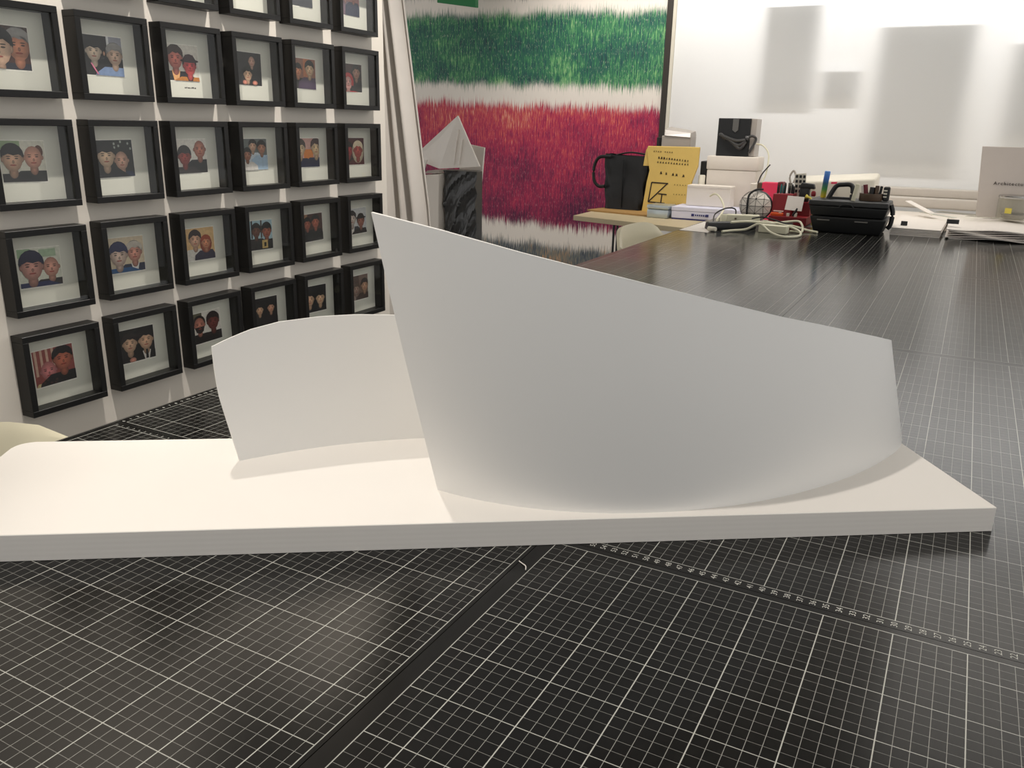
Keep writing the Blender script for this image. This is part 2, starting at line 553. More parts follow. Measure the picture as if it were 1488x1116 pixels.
def mat(x0, x1, y0, y1, lo, hi, px, py, label, skew=0.0):
    mb = MB()
    xs = ((x0, y0), (x1, y0), (x1, y1), (x0 + skew, y1))
    mb.hexa([(x, y, -.3) for x, y in xs], [(x, y, 0) for x, y in xs])
    o = mb.build('cutting_mat', M['mat'])
    me = o.data
    A = [me.attributes.new(n, 'FLOAT_VECTOR', 'POINT') for n in ('grid', 'lo', 'hi')]
    for i, v in enumerate(me.vertices):
        w = v.co + o.location
        x, y = w.x * 100, w.y * 100
        A[0].data[i].vector = (x - px, y - py, 0)
        A[1].data[i].vector = (x - lo[0], y - lo[1], 0)
        A[2].data[i].vector = (hi[0] - x, hi[1] - y, 0)
    tag(o, label, 'cutting mat', 'cutting mats covering the table')
    return o
SEAM = 0.75
mR0 = mat(-59.35, 1.2, -93, SEAM, (-58, -90), (0, 0), 0, 2, 'bare black gridded cutting mat bordering the row of ruler numbers')
mR1 = mat(-59.35, 1.2, SEAM + .06, 93.0, (-58, 2), (0, 91.6), 0, 2, 'black cutting mat with ruler numbers 22 to 56 along its printed edge')
mR2 = mat(-59.35, 1.2, 93.06, 186.0, (-58, 94), (0, 184.5), 0, 94, 'bare black cutting mat adjoining the one under the black toolbox')
mR3 = mat(-59.35, 1.2, 186.06, 279.0, (-58, 187.2), (0, 277.5), 0, 187.2, 'black cutting mat reaching under the papers with binder clips')
mL0 = mat(-118.45, -59.41, -93, 0.15, (-117.5, -90), (-59.8, -.45), -112.5, -.45, 'black cutting mat running under the long white model base beside the wall chair')
mL1 = mat(-118.45, -59.41, 0.21, 93.0, (-117.2, 1.05), (-60.2, 91.6), -112.5, 4, 'black cutting mat beside the framed photo wall, under the small curved sheet', -1.4)
mL2 = mat(-119.8, -59.41, 93.06, 186.0, (-118.9, 94), (-60.3, 184.5), -63.4, 94, 'bare black cutting mat along the table edge, adjoining the one with white cables', -1.3)
mL3 = mat(-121.1, -59.41, 186.06, 279.0, (-120, 187.2), (-60.3, 277.5), -63.4, 187.2, 'black cutting mat under the tangle of white cables and red organiser', -1.3)

def numbers(parent, items, size):
    bm = bmesh.new()
    for body, x, y, rot in items:
        me = text_mesh(body, size / 100)
        me.transform(Matrix.Translation(W(x, y, 0.012) - parent.location) @ Matrix.Rotation(rot, 4, 'Z'))
        bm.from_mesh(me)
        bpy.data.meshes.remove(me)
    me = bpy.data.meshes.new('ruler_numbers')
    bm.to_mesh(me)
    bm.free()
    me.materials.append(M['print_white'])
    o = bpy.data.objects.new('ruler_numbers', me)
    COL.objects.link(o)
    o.parent = parent
    return o
numbers(mR1, [(str(n), -n, 1.4, math.pi / 2) for n in range(1, 58)], 0.72)
numbers(mL0, [(str(n), -117.5 + n, -.14, 0) for n in range(0, 58)], 0.45)
numbers(mL1, [(str(n), -117.75 - n * .015, 1.05 + n, math.pi / 2) for n in range(0, 88)], 0.6)
# a curl of thread lying over the mat border
MB().tube([(-59.4, -4.7, .06), (-58.9, -5.0, .1), (-58.4, -5.4, .2), (-58.2, -5.8, .1)], 0.05, 6).build('loose_thread', M['white_paper'])
tag(bpy.data.objects['loose_thread'], 'short pale curl of thread lying on the dark mat border', 'thread')

# counter behind the table end
ct = thing('rear_counter', -30, 340, FL, 'white counter behind the table end, under papers and plastic strips', 'counter')
MB().box(-82, 100, 300, 380, -4, 0, 0.2).build('counter_top', M['white_card'], ct)
for x, y in ((-78, 305), (96, 305), (-78, 375), (96, 375)):
    MB().box(x - 2, x + 2, y - 2, y + 2, FL, -4).build('leg', M['metal'], ct)

# ------------------------------------------------------------------ architectural model
t2 = (0.828, 0.56)
n2 = (-0.56, 0.828)
def bp_(t, n, z):
    return (t2[0] * t + n2[0] * n, t2[1] * t + n2[1] * n, z)
base = thing('architectural_model', -60, 5, 0, 'white architectural model: long base board with two curved upright sheets', 'model')
tR, tL, nF, nB = -6.25, -103.2, 32.15, 53.75
poly = [(tR, nF), (tR, nB)]
for k in range(9):
    a = math.pi / 2 * k / 8
    poly.append((tL + 1.8 - 1.8 * math.sin(a), nB - 1.8 + 1.8 * math.cos(a)))
poly.append((tL, nF))
mb = MB()
mb.hexa([bp_(t, n, 0) for t, n in poly], [bp_(t, n, 2.5) for t, n in poly], 0.06, 1)
bo = mb.build('base_board', M['laminate'], base)

BIG = [(-70.49, -0.24, -75.06, -3.33, 28.64), (-69.12, -0.29, -73.66, -3.36, 28.46), (-67.78, -0.28, -72.28, -3.33, 28.25), (-66.45, -0.21, -70.92, -3.23, 28.04), (-65.13, -0.08, -69.57, -3.07, 27.81), (-63.84, 0.12, -68.24, -2.85, 27.57), (-62.56, 0.37, -66.92, -2.57, 27.28), (-61.31, 0.68, -65.62, -2.23, 26.99), (-60.07, 1.05, -64.34, -1.84, 26.69), (-58.85, 1.47, -63.07, -1.39, 26.37), (-57.65, 1.94, -61.83, -0.89, 26.05), (-56.47, 2.46, -60.62, -0.34, 25.75), (-55.32, 3.03, -59.42, 0.26, 25.44), (-54.18, 3.64, -58.24, 0.9, 25.12), (-53.07, 4.3, -57.1, 1.58, 24.82), (-51.98, 5.01, -55.97, 2.31, 24.51), (-50.92, 5.75, -54.86, 3.08, 24.19), (-49.88, 6.54, -53.78, 3.89, 23.86), (-48.86, 7.36, -52.72, 4.74, 23.52), (-47.87, 8.22, -51.69, 5.63, 23.18), (-46.9, 9.11, -50.68, 6.55, 22.82), (-45.96, 10.04, -49.69, 7.51, 22.47), (-45.04, 10.99, -48.74, 8.5, 22.11), (-44.15, 11.98, -47.8, 9.51, 21.75), (-43.29, 12.99, -46.9, 10.55, 21.38), (-42.46, 14.03, -46.02, 11.62, 21.02), (-41.65, 15.1, -45.17, 12.72, 20.65), (-40.87, 16.18, -44.35, 13.84, 20.28), (-40.13, 17.29, -43.55, 14.97, 19.92), (-39.41, 18.42, -42.8, 16.13, 19.59), (-38.72, 19.56, -42.07, 17.29, 19.26), (-38.06, 20.72, -41.37, 18.48, 18.93), (-37.43, 21.9, -40.71, 19.68, 18.6), (-36.84, 23.08, -40.07, 20.89, 18.26), (-36.27, 24.28, -39.47, 22.12, 17.92), (-35.74, 25.48, -38.89, 23.35, 17.57), (-35.24, 26.7, -38.35, 24.59, 17.23), (-34.78, 27.92, -37.84, 25.84, 16.89), (-34.34, 29.14, -37.37, 27.09, 16.55), (-33.95, 30.36, -36.93, 28.34, 16.22), (-33.59, 31.59, -36.53, 29.6, 15.89), (-33.26, 32.81, -36.16, 30.85, 15.56), (-32.97, 34.03, -35.82, 32.11, 15.21), (-32.75, 35.33, -35.56, 33.43, 14.88), (-32.67, 36.64, -35.41, 34.78, 14.54), (-32.72, 37.95, -35.39, 36.14, 14.2), (-32.91, 39.24, -35.49, 37.49, 13.87), (-33.22, 40.52, -35.73, 38.82, 13.53)]
SMALL = [(-91.99, -4.89, -94.06, -6.28, 14.36), (-91.53, -3.99, -93.63, -5.41, 14.58), (-91.05, -3.11, -93.21, -4.57, 14.93), (-90.55, -2.24, -92.77, -3.74, 15.24), (-90.04, -1.39, -92.31, -2.93, 15.53), (-89.52, -0.56, -91.83, -2.12, 15.81), (-88.97, 0.26, -91.31, -1.32, 15.98), (-88.41, 1.07, -90.78, -0.54, 16.15), (-87.83, 1.86, -90.24, 0.23, 16.33), (-87.24, 2.64, -89.66, 1.0, 16.39), (-86.63, 3.4, -89.06, 1.76, 16.45), (-86.01, 4.14, -88.44, 2.49, 16.52), (-85.36, 4.88, -87.82, 3.22, 16.59), (-84.71, 5.59, -87.16, 3.93, 16.61), (-84.03, 6.29, -86.49, 4.63, 16.62), (-83.34, 6.98, -85.8, 5.32, 16.63), (-82.64, 7.65, -85.1, 5.99, 16.65), (-81.91, 8.31, -84.37, 6.65, 16.62), (-81.17, 8.95, -83.62, 7.29, 16.58), (-80.42, 9.58, -82.86, 7.93, 16.54), (-79.65, 10.19, -82.08, 8.54, 16.5), (-78.86, 10.79, -81.29, 9.14, 16.46), (-78.06, 11.37, -80.47, 9.73, 16.4), (-77.24, 11.94, -79.64, 10.31, 16.35), (-76.4, 12.49, -78.8, 10.86, 16.31)]
def sheet(cols, name, label, nr=12, bend=0.0, thick=0.26, z0=2.45, sag=0.0):
    rows = []
    for i in range(nr + 1):
        f = i / nr
        row = []
        for j, c in enumerate(cols):
            q = Vector((c[0] + (c[2] - c[0]) * f, c[1] + (c[3] - c[1]) * f, z0 + (c[4] - z0) * f))
            if bend and j == 0:
                d = cols[1]
                q2 = Vector((d[0] + (d[2] - d[0]) * f, d[1] + (d[3] - d[1]) * f, z0 + (d[4] - z0) * f))
                q = q.lerp(q2, bend * max(0, (f - .55) / .45) ** 1.5)
            if sag and j == 0:
                q.x -= sag * math.sin(math.pi * f) * t2[0]
                q.y -= sag * math.sin(math.pi * f) * t2[1]
            row.append(tuple(q))
        rows.append(row)
    o = MB().grid(rows, thick).build(name, M['sheet'], base, smooth=True, angle=0.6)
    o['label'] = label
    return o
sheet(BIG, 'curved_sheet', 'tall curved white sheet with slanting top edge', sag=0.12)
sheet(SMALL, 'curved_sheet', 'low curved white sheet with arched top edge', bend=0.8)

# ------------------------------------------------------------------ framed photographs on the wall
FW, FH, FD, FM = 14.1, 13.78, 3.1, 1.05       # frame width, height, depth, moulding
def local_mesh(name, boxes, mat):
    bm = bmesh.new()
    for x0, x1, y0, y1, z0, z1, bev in boxes:
        v = [bm.verts.new((x / 100, y / 100, z / 100)) for x, y, z in ((x0, y0, z0), (x1, y0, z0), (x1, y1, z0), (x0, y1, z0), (x0, y0, z1), (x1, y0, z1), (x1, y1, z1), (x0, y1, z1))]
        fs = [bm.faces.new([v[i] for i in q]) for q in ((3, 2, 1, 0), (4, 5, 6, 7), (0, 1, 5, 4), (1, 2, 6, 5), (2, 3, 7, 6), (3, 0, 4, 7))]
        if bev:
            bmesh.ops.bevel(bm, geom=list(set(e for f in fs for e in f.edges)), offset=bev / 100, segments=1, affect='EDGES')
    bmesh.ops.recalc_face_normals(bm, faces=bm.faces[:])
    me = bpy.data.meshes.new(name)
    bm.to_mesh(me)
    bm.free()
    me.materials.append(mat)
    return me
h = FW / 2
rail_b = local_mesh('rail', [(-h, h, -FD, -.05, 0, FM, .06)], M['black_wood'])
rail_t = local_mesh('rail', [(-h, h, -FD, -.05, FH - FM, FH, .06)], M['black_wood'])
rail_l = local_mesh('rail', [(-h, -h + FM, -FD + .005, -.06, FM - .02, FH - FM + .02, .05)], M['black_wood'])
rail_r = local_mesh('rail', [(h - FM, h, -FD + .005, -.06, FM - .02, FH - FM + .02, .05)], M['black_wood'])
back_me = local_mesh('backing_card', [(-h + FM - .2, h - FM + .2, -.55, -.1, FM - .2, FH - FM + .2, 0)], M['passepartout'])
glass_me = local_mesh('glass_pane', [(-h + FM - .15, h - FM + .15, -FD + .3, -FD + .42, FM - .15, FH - FM + .15, 0)], M['glass'])

SK = (214, 170, 140); SKP = (228, 204, 180); SKR = (200, 110, 90); SKD = (150, 96, 74)
BK = (24, 21, 20); BR = (60, 40, 32); GY = (150, 146, 142); WH = (226, 220, 212); NV = (36, 42, 66); RD = (160, 36, 40)
def person(L, cx, cy, r, skin=SK, hair=BK, style='short', cloth=BK, shirt=None, asp=0.72):
    L.append(('poly', [(cx - 2.1 * r, 0), (cx - 2.0 * r, cy - 1.9 * r), (cx - 1.1 * r, cy - 1.25 * r), (cx + 1.1 * r, cy - 1.25 * r), (cx + 2.0 * r, cy - 1.9 * r), (cx + 2.1 * r, 0)], cloth))
    if shirt:
        L.append(('poly', [(cx - .45 * r, cy - 1.2 * r), (cx + .45 * r, cy - 1.2 * r), (cx + .25 * r, 0), (cx - .25 * r, 0)], shirt))
    if style == 'long':
        L.append(('ell', cx, cy - .25 * r, 1.02 * r, 1.45 * r, hair))
    elif style != 'bald':
        L.append(('ell', cx, cy + .22 * r, .88 * r, 1.02 * r, hair))
    dk = tuple(int(c * .8) for c in skin)
    L.append(('ell', cx, cy - 1.15 * r, .34 * r, .5 * r, dk))
    L.append(('ell', cx - asp * r, cy - .1 * r, .13 * r, .22 * r, dk))
    L.append(('ell', cx + asp * r, cy - .1 * r, .13 * r, .22 * r, dk))
    L.append(('ell', cx, cy - .08 * r, asp * r, r, skin))
    if style in ('short', 'long', 'fringe'):
        lo = .28 if style == 'fringe' else .45
        pts = [(cx + .86 * r * math.cos(a), cy + lo * r + (.95 - lo + .2) * r * math.sin(a)) for a in [math.pi * k / 10 for k in range(11)]]
        pts += [(cx - .62 * r, cy + .2 * r), (cx - .3 * r, cy + (lo + .08) * r), (cx + .1 * r, cy + (lo - .06) * r), (cx + .55 * r, cy + (lo + .05) * r), (cx + .74 * r, cy + .15 * r)]
        L.append(('poly', pts, hair))
    if style == 'hat':
        L.append(('ell', cx, cy + .5 * r, 1.15 * r, .2 * r, hair))
        L.append(('poly', [(cx - .65 * r, cy + .5 * r), (cx - .5 * r, cy + 1.15 * r), (cx + .5 * r, cy + 1.15 * r), (cx + .65 * r, cy + .5 * r)], hair))
    if style == 'hood':
        L.append(('ring', cx, cy, .72 * r, 1.25 * r, hair))
    if style == 'beard':
        L.append(('poly', [(cx - .68 * r, cy - .3 * r), (cx + .68 * r, cy - .3 * r), (cx + .5 * r, cy - .95 * r), (cx, cy - 1.2 * r), (cx - .5 * r, cy - .95 * r)], hair))
    ey = cy - .02 * r
    dk2 = tuple(int(c * .35) for c in skin)
    for s in (-1, 1):
        L.append(('ell', cx + s * .3 * r, ey, .13 * r, .055 * r, dk2))
        L.append(('ell', cx + s * .3 * r, ey + .17 * r, .17 * r, .04 * r, dk2))
    L.append(('ell', cx + .03 * r, cy - .3 * r, .09 * r, .14 * r, dk))
    L.append(('ell', cx, cy - .56 * r, .25 * r, .06 * r, (max(60, int(skin[0] * .8)), int(skin[1] * .5), int(skin[2] * .5))))

def R_(x0, y0, x1, y1, c):
    return ('poly', [(x0, y0), (x1, y0), (x1, y1), (x0, y1)], c)
def spec(bg, extra, people, after=()):
    L = [R_(0, 0, 1, 1, bg)] + list(extra)
    for pp in people:
        person(L, *pp[:3], **pp[3])
    return L + list(after)
D = dict
PH = {
 (0, 1): (spec((200, 190, 180), [], [(.35, .55, .2, D()), (.7, .55, .2, D(hair=GY))]), 'photo of a dark-haired and a grey-haired person, above the hands-to-faces pair'),
 (0, 2): (spec((226, 222, 214), [], [(.32, .55, .2, D(cloth=WH)), (.68, .6, .2, D(hair=BR, cloth=GY))]), 'photo of two people in pale clothes on a near-white ground'),
 (0, 3): (spec((230, 226, 220), [], [(.35, .6, .2, D(cloth=(200, 196, 190))), (.68, .58, .2, D(cloth=BK))]), 'photo of one pale-clad and one black-clad person on a white ground'),
 (0, 4): (spec((120, 112, 110), [R_(.46, 0, .56, 1, (226, 226, 220))], [(.24, .72, .17, D(cloth=(70, 70, 76))), (.78, .74, .17, D(cloth=(70, 72, 78)))], [R_(.86, .3, .97, .55, (206, 96, 50))]), 'photo of two people in grey suits with a white strip between them'),
 (0, 5): (spec((160, 96, 96), [], [(.3, .72, .2, D(skin=(222, 150, 140), cloth=(120, 96, 110))), (.7, .72, .2, D(skin=(190, 110, 100), cloth=NV))]), 'photo of two pink-faced people in navy, topmost by the curtain'),
 (1, 0): (spec((70, 40, 34), [R_(.5, .55, 1, 1, (60, 38, 30))], [(.76, .58, .34, D(skin=(206, 136, 104), hair=GY, cloth=(40, 40, 52))), (.3, .5, .40, D(skin=(236, 190, 160), cloth=(40, 26, 24)))]), 'close-up photo of two large smiling faces against brown'),
 (1, 1): (spec((26, 22, 22), [R_(.66, .45, 1, 1, (150, 150, 160)), R_(.6, .5, .66, 1, (226, 226, 226))], [(.24, .62, .26, D(skin=SKP, style='fringe')), (.78, .55, .26, D(skin=(214, 180, 156), hair=GY, cloth=(120, 140, 176)))], [('poly', [(.12, .3), (.16, .3), (.32, .02), (.28, .02)], (214, 120, 150)), ('ell', .5, .56, .03, .06, (200, 150, 120))]), 'photo of a black-haired and a grey-haired person holding hands to faces'),
 (1, 2): (spec((222, 216, 204), [], [(.26, .64, .3, D(skin=(216, 120, 104), hair=BR, cloth=(30, 26, 30), shirt=(230, 170, 110))), (.7, .44, .26, D(skin=(226, 84, 84), hair=(60, 34, 40), style='hat', cloth=(190, 120, 50), shirt=BK))]), 'photo of a red-lit pair, one in a cap, captioned underneath'),
 (1, 3): (spec((44, 42, 44), [], [(.64, .74, .16, D(skin=(206, 160, 140), hair=GY, style='bald', cloth=(34, 33, 35))), (.46, .34, .2, D(skin=(232, 186, 152), cloth=(40, 34, 38)))], [('ell', .34, .08, .09, .07, (220, 140, 120)), ('ell', .72, .08, .1, .07, (220, 140, 120))]), 'dark photo of a face above another face with two hands showing'),
 (1, 4): (spec((150, 100, 80), [R_(.45, .4, .75, 1, (196, 120, 80))], [(.22, .6, .2, D(skin=(232, 150, 110), style='fringe', cloth=(40, 36, 36))), (.72, .68, .24, D(skin=(230, 190, 150), cloth=(76, 58, 84)))]), 'photo of two dark-haired people against orange-brown, one in purple'),
 (1, 5): (spec((60, 30, 28), [], [(.72, .72, .24, D(skin=(180, 130, 110), style='long', cloth=(24, 22, 24))), (.28, .36, .26, D(skin=(236, 170, 160), hair=(190, 30, 36), style='hood', cloth=(190, 30, 36)))]), 'photo of a person in a red hood beside a black-haired person'),
 (2, 0): (spec((220, 216, 200), [R_(0, .8, .45, 1, (150, 170, 130)), ('ell', .86, .74, .1, .16, (110, 60, 40))], [(.72, .62, .28, D(skin=(220, 160, 136), style='bald', cloth=(42, 40, 38))), (.25, .58, .30, D(style='fringe', cloth=(28, 26, 26)))]), 'photo of a fringed and a bald person in black against a bright garden'),
 (2, 1): (spec((34, 36, 32), [('ell', x, y, .03, .04, (170, 176, 166)) for x, y in ((.5, .9), (.62, .84), (.68, .95), (.88, .9), (.5, .8), (.94, .76))], [(.66, .46, .25, D(skin=(216, 170, 146), hair=GY, style='bald', cloth=NV)), (.24, .6, .30, D(skin=(232, 196, 164), style='fringe', cloth=(22, 20, 22)))]), 'photo of two leaning heads against a dark sparkling background'),
 (2, 2): (spec((232, 226, 216), [], [(.78, .72, .26, D(skin=(204, 130, 106), style='bald', cloth=(24, 22, 22))), (.26, .52, .26, D(skin=(170, 70, 60), hair=(46, 36, 34), style='fringe', cloth=(50, 44, 42)))]), 'photo of a taller bald person and a fringed person on white'),
 (2, 3): (spec((104, 110, 108), [], [(.44, .78, .18, D(cloth=(200, 210, 220))), (.78, .72, .2, D(skin=(190, 130, 100), cloth=(170, 194, 216))), (.2, .5, .19, D(skin=(176, 116, 92), cloth=(222, 216, 210)))]), 'photo of three people in pale blue and white shirts'),
 (2, 4): (spec((210, 160, 150), [R_(.3, .3, .72, .62, (226, 130, 40))], [(.14, .66, .28, D(skin=(236, 200, 160), hair=BR, cloth=(30, 40, 76))), (.86, .68, .28, D(skin=(234, 196, 150), hair=(60, 24, 26), cloth=(30, 38, 70)))]), 'photo of two faces at the edges with an orange patch between'),
 (2, 5): (spec((74, 24, 32), [], [(.2, .56, .24, D(skin=(176, 50, 56), cloth=(30, 20, 24))), (.66, .56, .3, D(skin=(190, 80, 72), hair=(228, 210, 180), style='long', cloth=(80, 24, 30)))]), 'photo of a red-lit pair, one with long blond hair'),
 (3, 0): (spec((222, 222, 206), [R_(0, .78, .3, 1, (160, 186, 150)), R_(.5, .76, .9, .96, (170, 190, 160))], [(.76, .5, .26, D(skin=(220, 160, 140), style='bald', cloth=(52, 46, 46))), (.3, .55, .34, D(skin=(206, 150, 136), hair=(34, 34, 62), style='fringe', cloth=(44, 50, 90)))]), 'photo of a person with blue-black hair in navy beside a bald person'),
 (3, 1): (spec((222, 204, 176), [], [(.72, .56, .27, D(skin=(226, 160, 140), hair=(206, 196, 184), cloth=(50, 54, 76), shirt=(232, 230, 228))), (.26, .52, .31, D(skin=(232, 200, 184), hair=(58, 60, 96), style='fringe', cloth=(46, 90, 140)))]), 'pale photo of a person in bright blue beside a white-haired person in a suit'),
 (3, 2): (spec((226, 186, 130), [], [(.34, .66, .25, D(skin=(232, 180, 150), hair=(56, 40, 40), cloth=(226, 220, 212))), (.7, .54, .2, D(skin=(226, 150, 110), hair=(170, 76, 44), style='long', cloth=(44, 36, 60)))]), 'photo of a person in white beside a red-haired person on an orange ground'),
 (3, 3): (spec((176, 204, 214), [R_(.14, .4, .2, 1, (60, 50, 46)), R_(.52, .4, .58, 1, (70, 60, 52))], [(.34, .66, .22, D(skin=(120, 76, 60), cloth=(36, 30, 28))), (.76, .64, .24, D(skin=(176, 100, 76), style='fringe', cloth=(30, 27, 27)))], [R_(.55, .04, .78, .32, (206, 176, 110)), R_(.63, .1, .72, .24, (40, 30, 26))]), 'photo of two people in black holding a gold picture'),
 (3, 4): (spec((74, 46, 38), [R_(0, .6, .3, 1, (160, 116, 84))], [(.28, .66, .2, D(skin=(176, 96, 72), cloth=(26, 25, 25))), (.66, .7, .22, D(skin=(190, 108, 84), cloth=(28, 27, 27)))]), 'dark brown photo of two people in charcoal sweaters'),
 (3, 5): (spec((206, 206, 206), [], [(.22, .62, .26, D(skin=(214, 196, 184), hair=(46, 40, 42), cloth=(50, 52, 60), shirt=WH)), (.68, .5, .24, D(skin=(170, 110, 92), hair=(34, 28, 28), style='hat', cloth=(40, 34, 34)))]), 'photo of a pale face beside a person in a brimmed hat'),
 (4, 0): (spec((150, 76, 70), [R_(x, .3, x + .06, 1, (206, 170, 150)) for x in (.04, .18, .32, .46)], [(.34, .42, .26, D(skin=(214, 130, 130), style='bald', hair=WH, cloth=(222, 200, 150))), (.72, .66, .3, D(skin=(196, 110, 86), hair=(34, 26, 28), cloth=(30, 26, 28)))], [('ell', x, y, .035, .035, (70, 46, 40)) for x, y in ((.2, .1), (.36, .06), (.5, .12), (.28, .16), (.46, .04))]), 'photo of a bald person in a spotted shirt before a striped curtain'),
 (4, 1): (spec((22, 18, 18), [], [(.26, .58, .27, D(skin=(216, 176, 146), hair=(40, 30, 30), cloth=(28, 22, 24))), (.74, .6, .28, D(skin=(222, 178, 146), hair=(34, 26, 26), cloth=(26, 22, 24), shirt=WH))], [('poly', [(.71, .3), (.77, .3), (.78, .02), (.7, .02)], (24, 22, 26)), ('ell', .3, .06, .1, .08, (220, 150, 130))]), 'black photo of two people in evening dress, one in a tie'),
 (4, 2): (spec((228, 222, 212), [R_(0, .6, .35, 1, (96, 92, 72))], [(.24, .62, .25, D(skin=(200, 130, 110), hair=(46, 34, 32), style='beard', cloth=(40, 34, 32))), (.72, .64, .27, D(skin=(120, 60, 52), hair=(44, 30, 30), cloth=(38, 30, 30)))]), 'photo of a bearded person beside a deeply tanned person in brown'),
 (4, 3): (spec((24, 20, 20), [], [(.26, .6, .18, D(skin=(220, 176, 140), cloth=(24, 20, 20))), (.72, .62, .18, D(skin=(214, 160, 130), cloth=(28, 20, 24)))]), 'black photo of two small pale faces set apart'),
 (4, 4): (spec((24, 22, 26), [], [(.2, .52, .26, D(skin=(224, 180, 146), style='long', cloth=(40, 44, 60))), (.7, .52, .26, D(skin=(226, 186, 150), style='fringe', cloth=(26, 24, 26)))]), 'black photo of two large pale faces, one with long hair'),
 (4, 5): (spec((120, 96, 84), [R_(.1, .6, .5, 1, (84, 60, 50))], [(.34, .46, .22, D(skin=(170, 140, 126), hair=(90, 74, 66), cloth=(150, 130, 120))), (.8, .56, .24, D(skin=(206, 160, 130), hair=(50, 34, 30), cloth=(80, 64, 58)))]), 'faded brown photo of two people, lowest beside the wall end'),
}
def clampp(q):
    return (min(1, max(0, q[0])), min(1, max(0, q[1])))
def print_mesh(L, w=7.4, hh=6.3):
    verts, faces, cols = [], [], []
    def add(pts, c, lay, soft=0):
        pts = [clampp(q) for q in pts]
        if max(q[0] for q in pts) - min(q[0] for q in pts) < .004 or max(q[1] for q in pts) - min(q[1] for q in pts) < .004:
            return
        b = len(verts)
        cxm = sum(q[0] for q in pts) / len(pts)
        cym = sum(q[1] for q in pts) / len(pts)
        for x, z in pts + [(cxm, cym)]:
            verts.append(((x - .5) * w / 100, -(0.56 + .004 * lay) / 100 , (z - .5) * hh / 100))
        n = len(pts)
        for i in range(n):
            faces.append((b + i, b + (i + 1) % n, b + n))
            cols.append((c, soft))
    # white paper edge
    bw, bh = .09 / w, .14 / hh
    verts += [(-(.5 + bw) * w / 100, -.558 / 100, -(.5 + bh * 1.6) * hh / 100), ((.5 + bw) * w / 100, -.558 / 100, -(.5 + bh * 1.6) * hh / 100), ((.5 + bw) * w / 100, -.558 / 100, (.5 + bh) * hh / 100), (-(.5 + bw) * w / 100, -.558 / 100, (.5 + bh) * hh / 100)]
    faces.append((0, 1, 2, 3))
    cols.append((244, 240, 230))
    for lay, s in enumerate(L):
        if s[0] == 'poly':
            add(s[1], s[2], lay + 1)
        elif s[0] == 'ell':
            _, cx, cy, rx, ry, c = s
            add([(cx + rx * math.cos(2 * math.pi * k / 16), cy + ry * math.sin(2 * math.pi * k / 16)) for k in range(16)], c, lay + 1, 1)
        elif s[0] == 'ring':
            _, cx, cy, r0, r1, c = s
            b = len(verts)
            for k in range(17):
                a = -0.5 + (math.pi + 1.0) * k / 16
                for rr in (r0, r1):
                    x, z = clampp((cx + rr * .85 * math.cos(a), cy + rr * math.sin(a)))
                    verts.append(((x - .5) * w / 100, -(0.56 + .004 * (lay + 1)) / 100, (z - .5) * hh / 100))
            for k in range(16):
                faces.append((b + 2 * k, b + 2 * k + 1, b + 2 * k + 3, b + 2 * k + 2))
                cols.append(c)
    me = bpy.data.meshes.new('photo_print')
    me.from_pydata(verts, [], faces)
    at = me.color_attributes.new('ink', 'FLOAT_COLOR', 'CORNER')
    for pl in me.polygons:
        cc = cols[pl.index]
        for kk, li in enumerate(pl.loop_indices):
            if isinstance(cc[0], tuple):
                f = (1.12 if kk == 2 else .74) if cc[1] else 1.0
                at.data[li].color = srgb(*[min(255, v * f) for v in cc[0]])
            else:
                at.data[li].color = srgb(*cc)
    me.materials.append(M['photo'])
    return me

def add_child(name, me, parent, loc=(0, 0, 0)):
    o = bpy.data.objects.new(name, me)
    COL.objects.link(o)
    o.parent = parent
    o.location = loc
    return o
rnd = random.Random(3)
for (r, c), (L, desc) in PH.items():
    s = 15.64 + c * 16.959 + FW / 2
    z = 69.19 - r * 16.95 - FH
    f = thing('picture_frame', *wallpt(s, 0, z), 'black-framed ' + desc, 'picture frame', 'framed photographs on the wall')
    f.rotation_euler = (0, rnd.uniform(-.006, .006), math.pi / 2 - TH)
    for me in (rail_b, rail_t, rail_l, rail_r):
        add_child('rail', me, f)
    add_child('backing_card', back_me, f)
    add_child('glass_pane', glass_me, f)
    pr = add_child('photo_print', print_mesh(L), f, (-.0055 + rnd.uniform(-.001, .001), 0, (FH / 2 + .35) / 100))
    pr.rotation_euler = (0, rnd.uniform(-.02, .02), 0)
    if (r, c) == (1, 2):
        add_child('caption', local_mesh('caption', [(x, x + w, -.575, -.56, 2.75 + dz, 2.95 + dz, 0) for x, w, dz in ((-.6, .3, 0), (-.2, .25, .05), (.2, .4, 0), (.8, .15, 0), (1.1, .5, .05), (1.75, .35, 0))], M['ink']), f)

